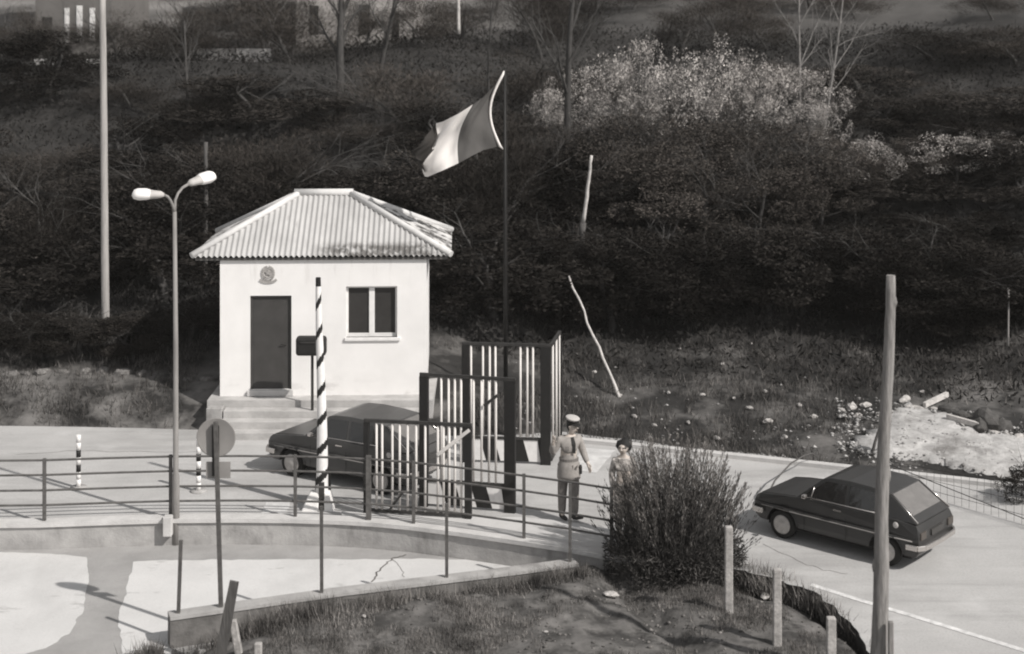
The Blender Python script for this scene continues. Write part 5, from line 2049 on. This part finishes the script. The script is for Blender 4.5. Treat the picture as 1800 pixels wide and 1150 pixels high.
mb.bar((.085, -.125, 1.36), (.09, -.135, 1.2), .06, .02, w2=.045)
mb.build('tie', M_boot, root)
MB().box(-.06, .0, -.155, -.13, 1.26, 1.33).build('pocket', M_trou, root, bevel=.005)

# young woman behind the bush
J2 = {'pelvis': ((0, 0, .90), (.145, .11)), 'waist': ((0, 0, 1.06), (.115, .09)), 'chest': ((0, 0, 1.25), (.135, .105)), 'neck': ((0, -.01, 1.39), .045), 'jaw': ((-.012, -.03, 1.455), (.052, .055)), 'head': ((-.01, -.02, 1.52), (.074, .084)), 'crown': ((0, -.01, 1.58), (.066, .072)),
      'shL': ((.155, 0, 1.30), .052), 'elL': ((.19, .03, 1.05), .038), 'wrL': ((.18, -.06, .84), .026),
      'shR': ((-.155, 0, 1.30), .052), 'elR': ((-.20, .03, 1.05), .038), 'wrR': ((-.19, -.06, .84), .026),
      'hpL': ((.08, 0, .85), .085), 'knL': ((.085, -.01, .47), .056), 'anL': ((.08, .02, .09), .042), 'toL': ((.09, -.13, .04), .032),
      'hpR': ((-.08, 0, .85), .085), 'knR': ((-.085, -.01, .47), .056), 'anR': ((-.08, .02, .09), .042), 'toR': ((-.09, -.13, .04), .032)}
pw = Vector(((1096 - CX) * 26.35 / F, 26.35, 0.0))
root, body, hd, f, side = person(pw, 0, J2, 'dark haired woman in a light patterned top standing behind the feathery bush', (-.35, -.93, 0), True, True, {'skin': M_skin, 'trousers': M_trou, 'jacket': M_shirt})
mb = MB()
st_ = rock_mb((1, 1, 1), 3)
hv = []
for v in st_.vertices:
    c = v.co * .12
    q = Vector((c.x * 1.12, c.y * .95, c.z * 1.12))
    q += q.normalized() * .022 * mnoise.noise(v.co * 4)
    hv.append(hd + Vector((.03, .062, .02)) + q)
mb.add(hv, [list(p_.vertices) for p_ in st_.polygons], smooth=True)
mb.build('hair', M_hair, root)


def chips(name, pts, smin, smax, m, flat=.7):
    """many small angular pieces (nobody could count them)"""
    n = len(pts)
    base = np.array([(1, 0, 0), (-1, 0, 0), (0, 1, 0), (0, -1, 0), (0, 0, 1), (0, 0, -1)], float)
    tri = np.array([(0, 2, 4), (2, 1, 4), (1, 3, 4), (3, 0, 4), (2, 0, 5), (1, 2, 5), (3, 1, 5), (0, 3, 5)])
    v = np.repeat(base[None], n, 0) * rng.uniform(.55, 1.3, (n, 6, 1))
    a = rng.uniform(0, 6.28, n)
    c, s_ = np.cos(a)[:, None], np.sin(a)[:, None]
    x, y = v[:, :, 0] * c - v[:, :, 1] * s_, v[:, :, 0] * s_ + v[:, :, 1] * c
    sz = (smin + (smax - smin) * rng.uniform(0, 1, n) ** 3)[:, None]
    v = np.stack([x * sz * 1.25, y * sz, v[:, :, 2] * sz * flat], 2) + np.asarray(pts)[:, None]
    f = (np.arange(n)[:, None, None] * 6 + tri[None]).reshape(-1, 3)
    return tag(link(name, np_mesh(name, v.reshape(-1, 3), f, m, 3)), kind='stuff')


M_chip = mat('rubble_chip', 0.27, var=0.3, scale=2, island=.55, warm=.6)
pts = []
while len(pts) < 1900:
    px, py = rng.uniform(1470, 1880), rng.normal(770, 38)
    if py < 700 + max(0, px - 1600) * .22 or py > 812 + max(0, px - 1600) * .2: continue
    p = on_bank(px, py)
    pts.append((p.x, p.y, p.z + .07))
chips('rubble', pts, .01, .06, M_chip)
M_clod = mat('soil_clod', 0.12, var=0.5, scale=1.5, island=.6, warm=1.2)
pts = []
while len(pts) < 2200:
    X, Y = rng.uniform(-5, 5), rng.uniform(19.5, 25)
    if Y > ytop(X) - .05: continue
    if clumpy(X, Y, 1.1, 22.2) < rng.uniform(-.4, .4): continue
    pts.append((X, Y, garden_z(X, Y) + .005))
chips('soil_clods', pts, .008, .04, M_clod)
pts = []
while len(pts) < 600:
    X = rng.uniform(0, 12)
    Y = far_edge(X) + .1 + abs(rng.normal(0, 2.2))
    if clumpy(X, Y, .8, 32.2) < rng.uniform(-.4, .4): continue
    pts.append((X, Y, ground_z(X, Y) + .01))
chips('bank_chips', pts, .008, .05, M_chip)


def crack(px_pts, z, w0, m, seed):
    g = random.Random(seed)
    ln = []
    for a, b in zip(px_pts[:-1], px_pts[1:]):
        for k in range(6):
            t = k / 6
            ln.append(P(a[0] + (b[0] - a[0]) * t + g.uniform(-3, 3), a[1] + (b[1] - a[1]) * t + g.uniform(-1.5, 1.5), z))
    strip('crack', ln, w0, z, m)


M_crack = mat('crack_dirt', 0.22, var=.4, scale=6)
crack([(655, 1022), (668, 1000), (690, 982), (720, 975)], -.411, .03, MATS['soil_clod'], 1)
crack([(690, 982), (705, 1000), (712, 1018)], -.411, .012, M_crack, 2)
crack([(1340, 955), (1400, 985), (1440, 1000), (1500, 1010)], .004, .012, M_crack, 5)
crack([(30, 800), (140, 792), (300, 796), (430, 788)], .004, .014, M_crack, 7)


# ------------------------------------------------------------------ the thin air over the valley
hz = MB().box(-260, 260, -55, 255, -2.2, 90)
m = bpy.data.materials.new('haze')
m.use_nodes = True
t = m.node_tree
t.nodes.clear()
out = t.nodes.new('ShaderNodeOutputMaterial')
pv = t.nodes.new('ShaderNodeVolumePrincipled')
pv.inputs['Color'].default_value = (0.95, 0.92, 0.88, 1)
pv.inputs['Density'].default_value = 0.00032
t.links.new(pv.outputs[0], out.inputs['Volume'])
tag(hz.build('haze', m), kind='stuff')
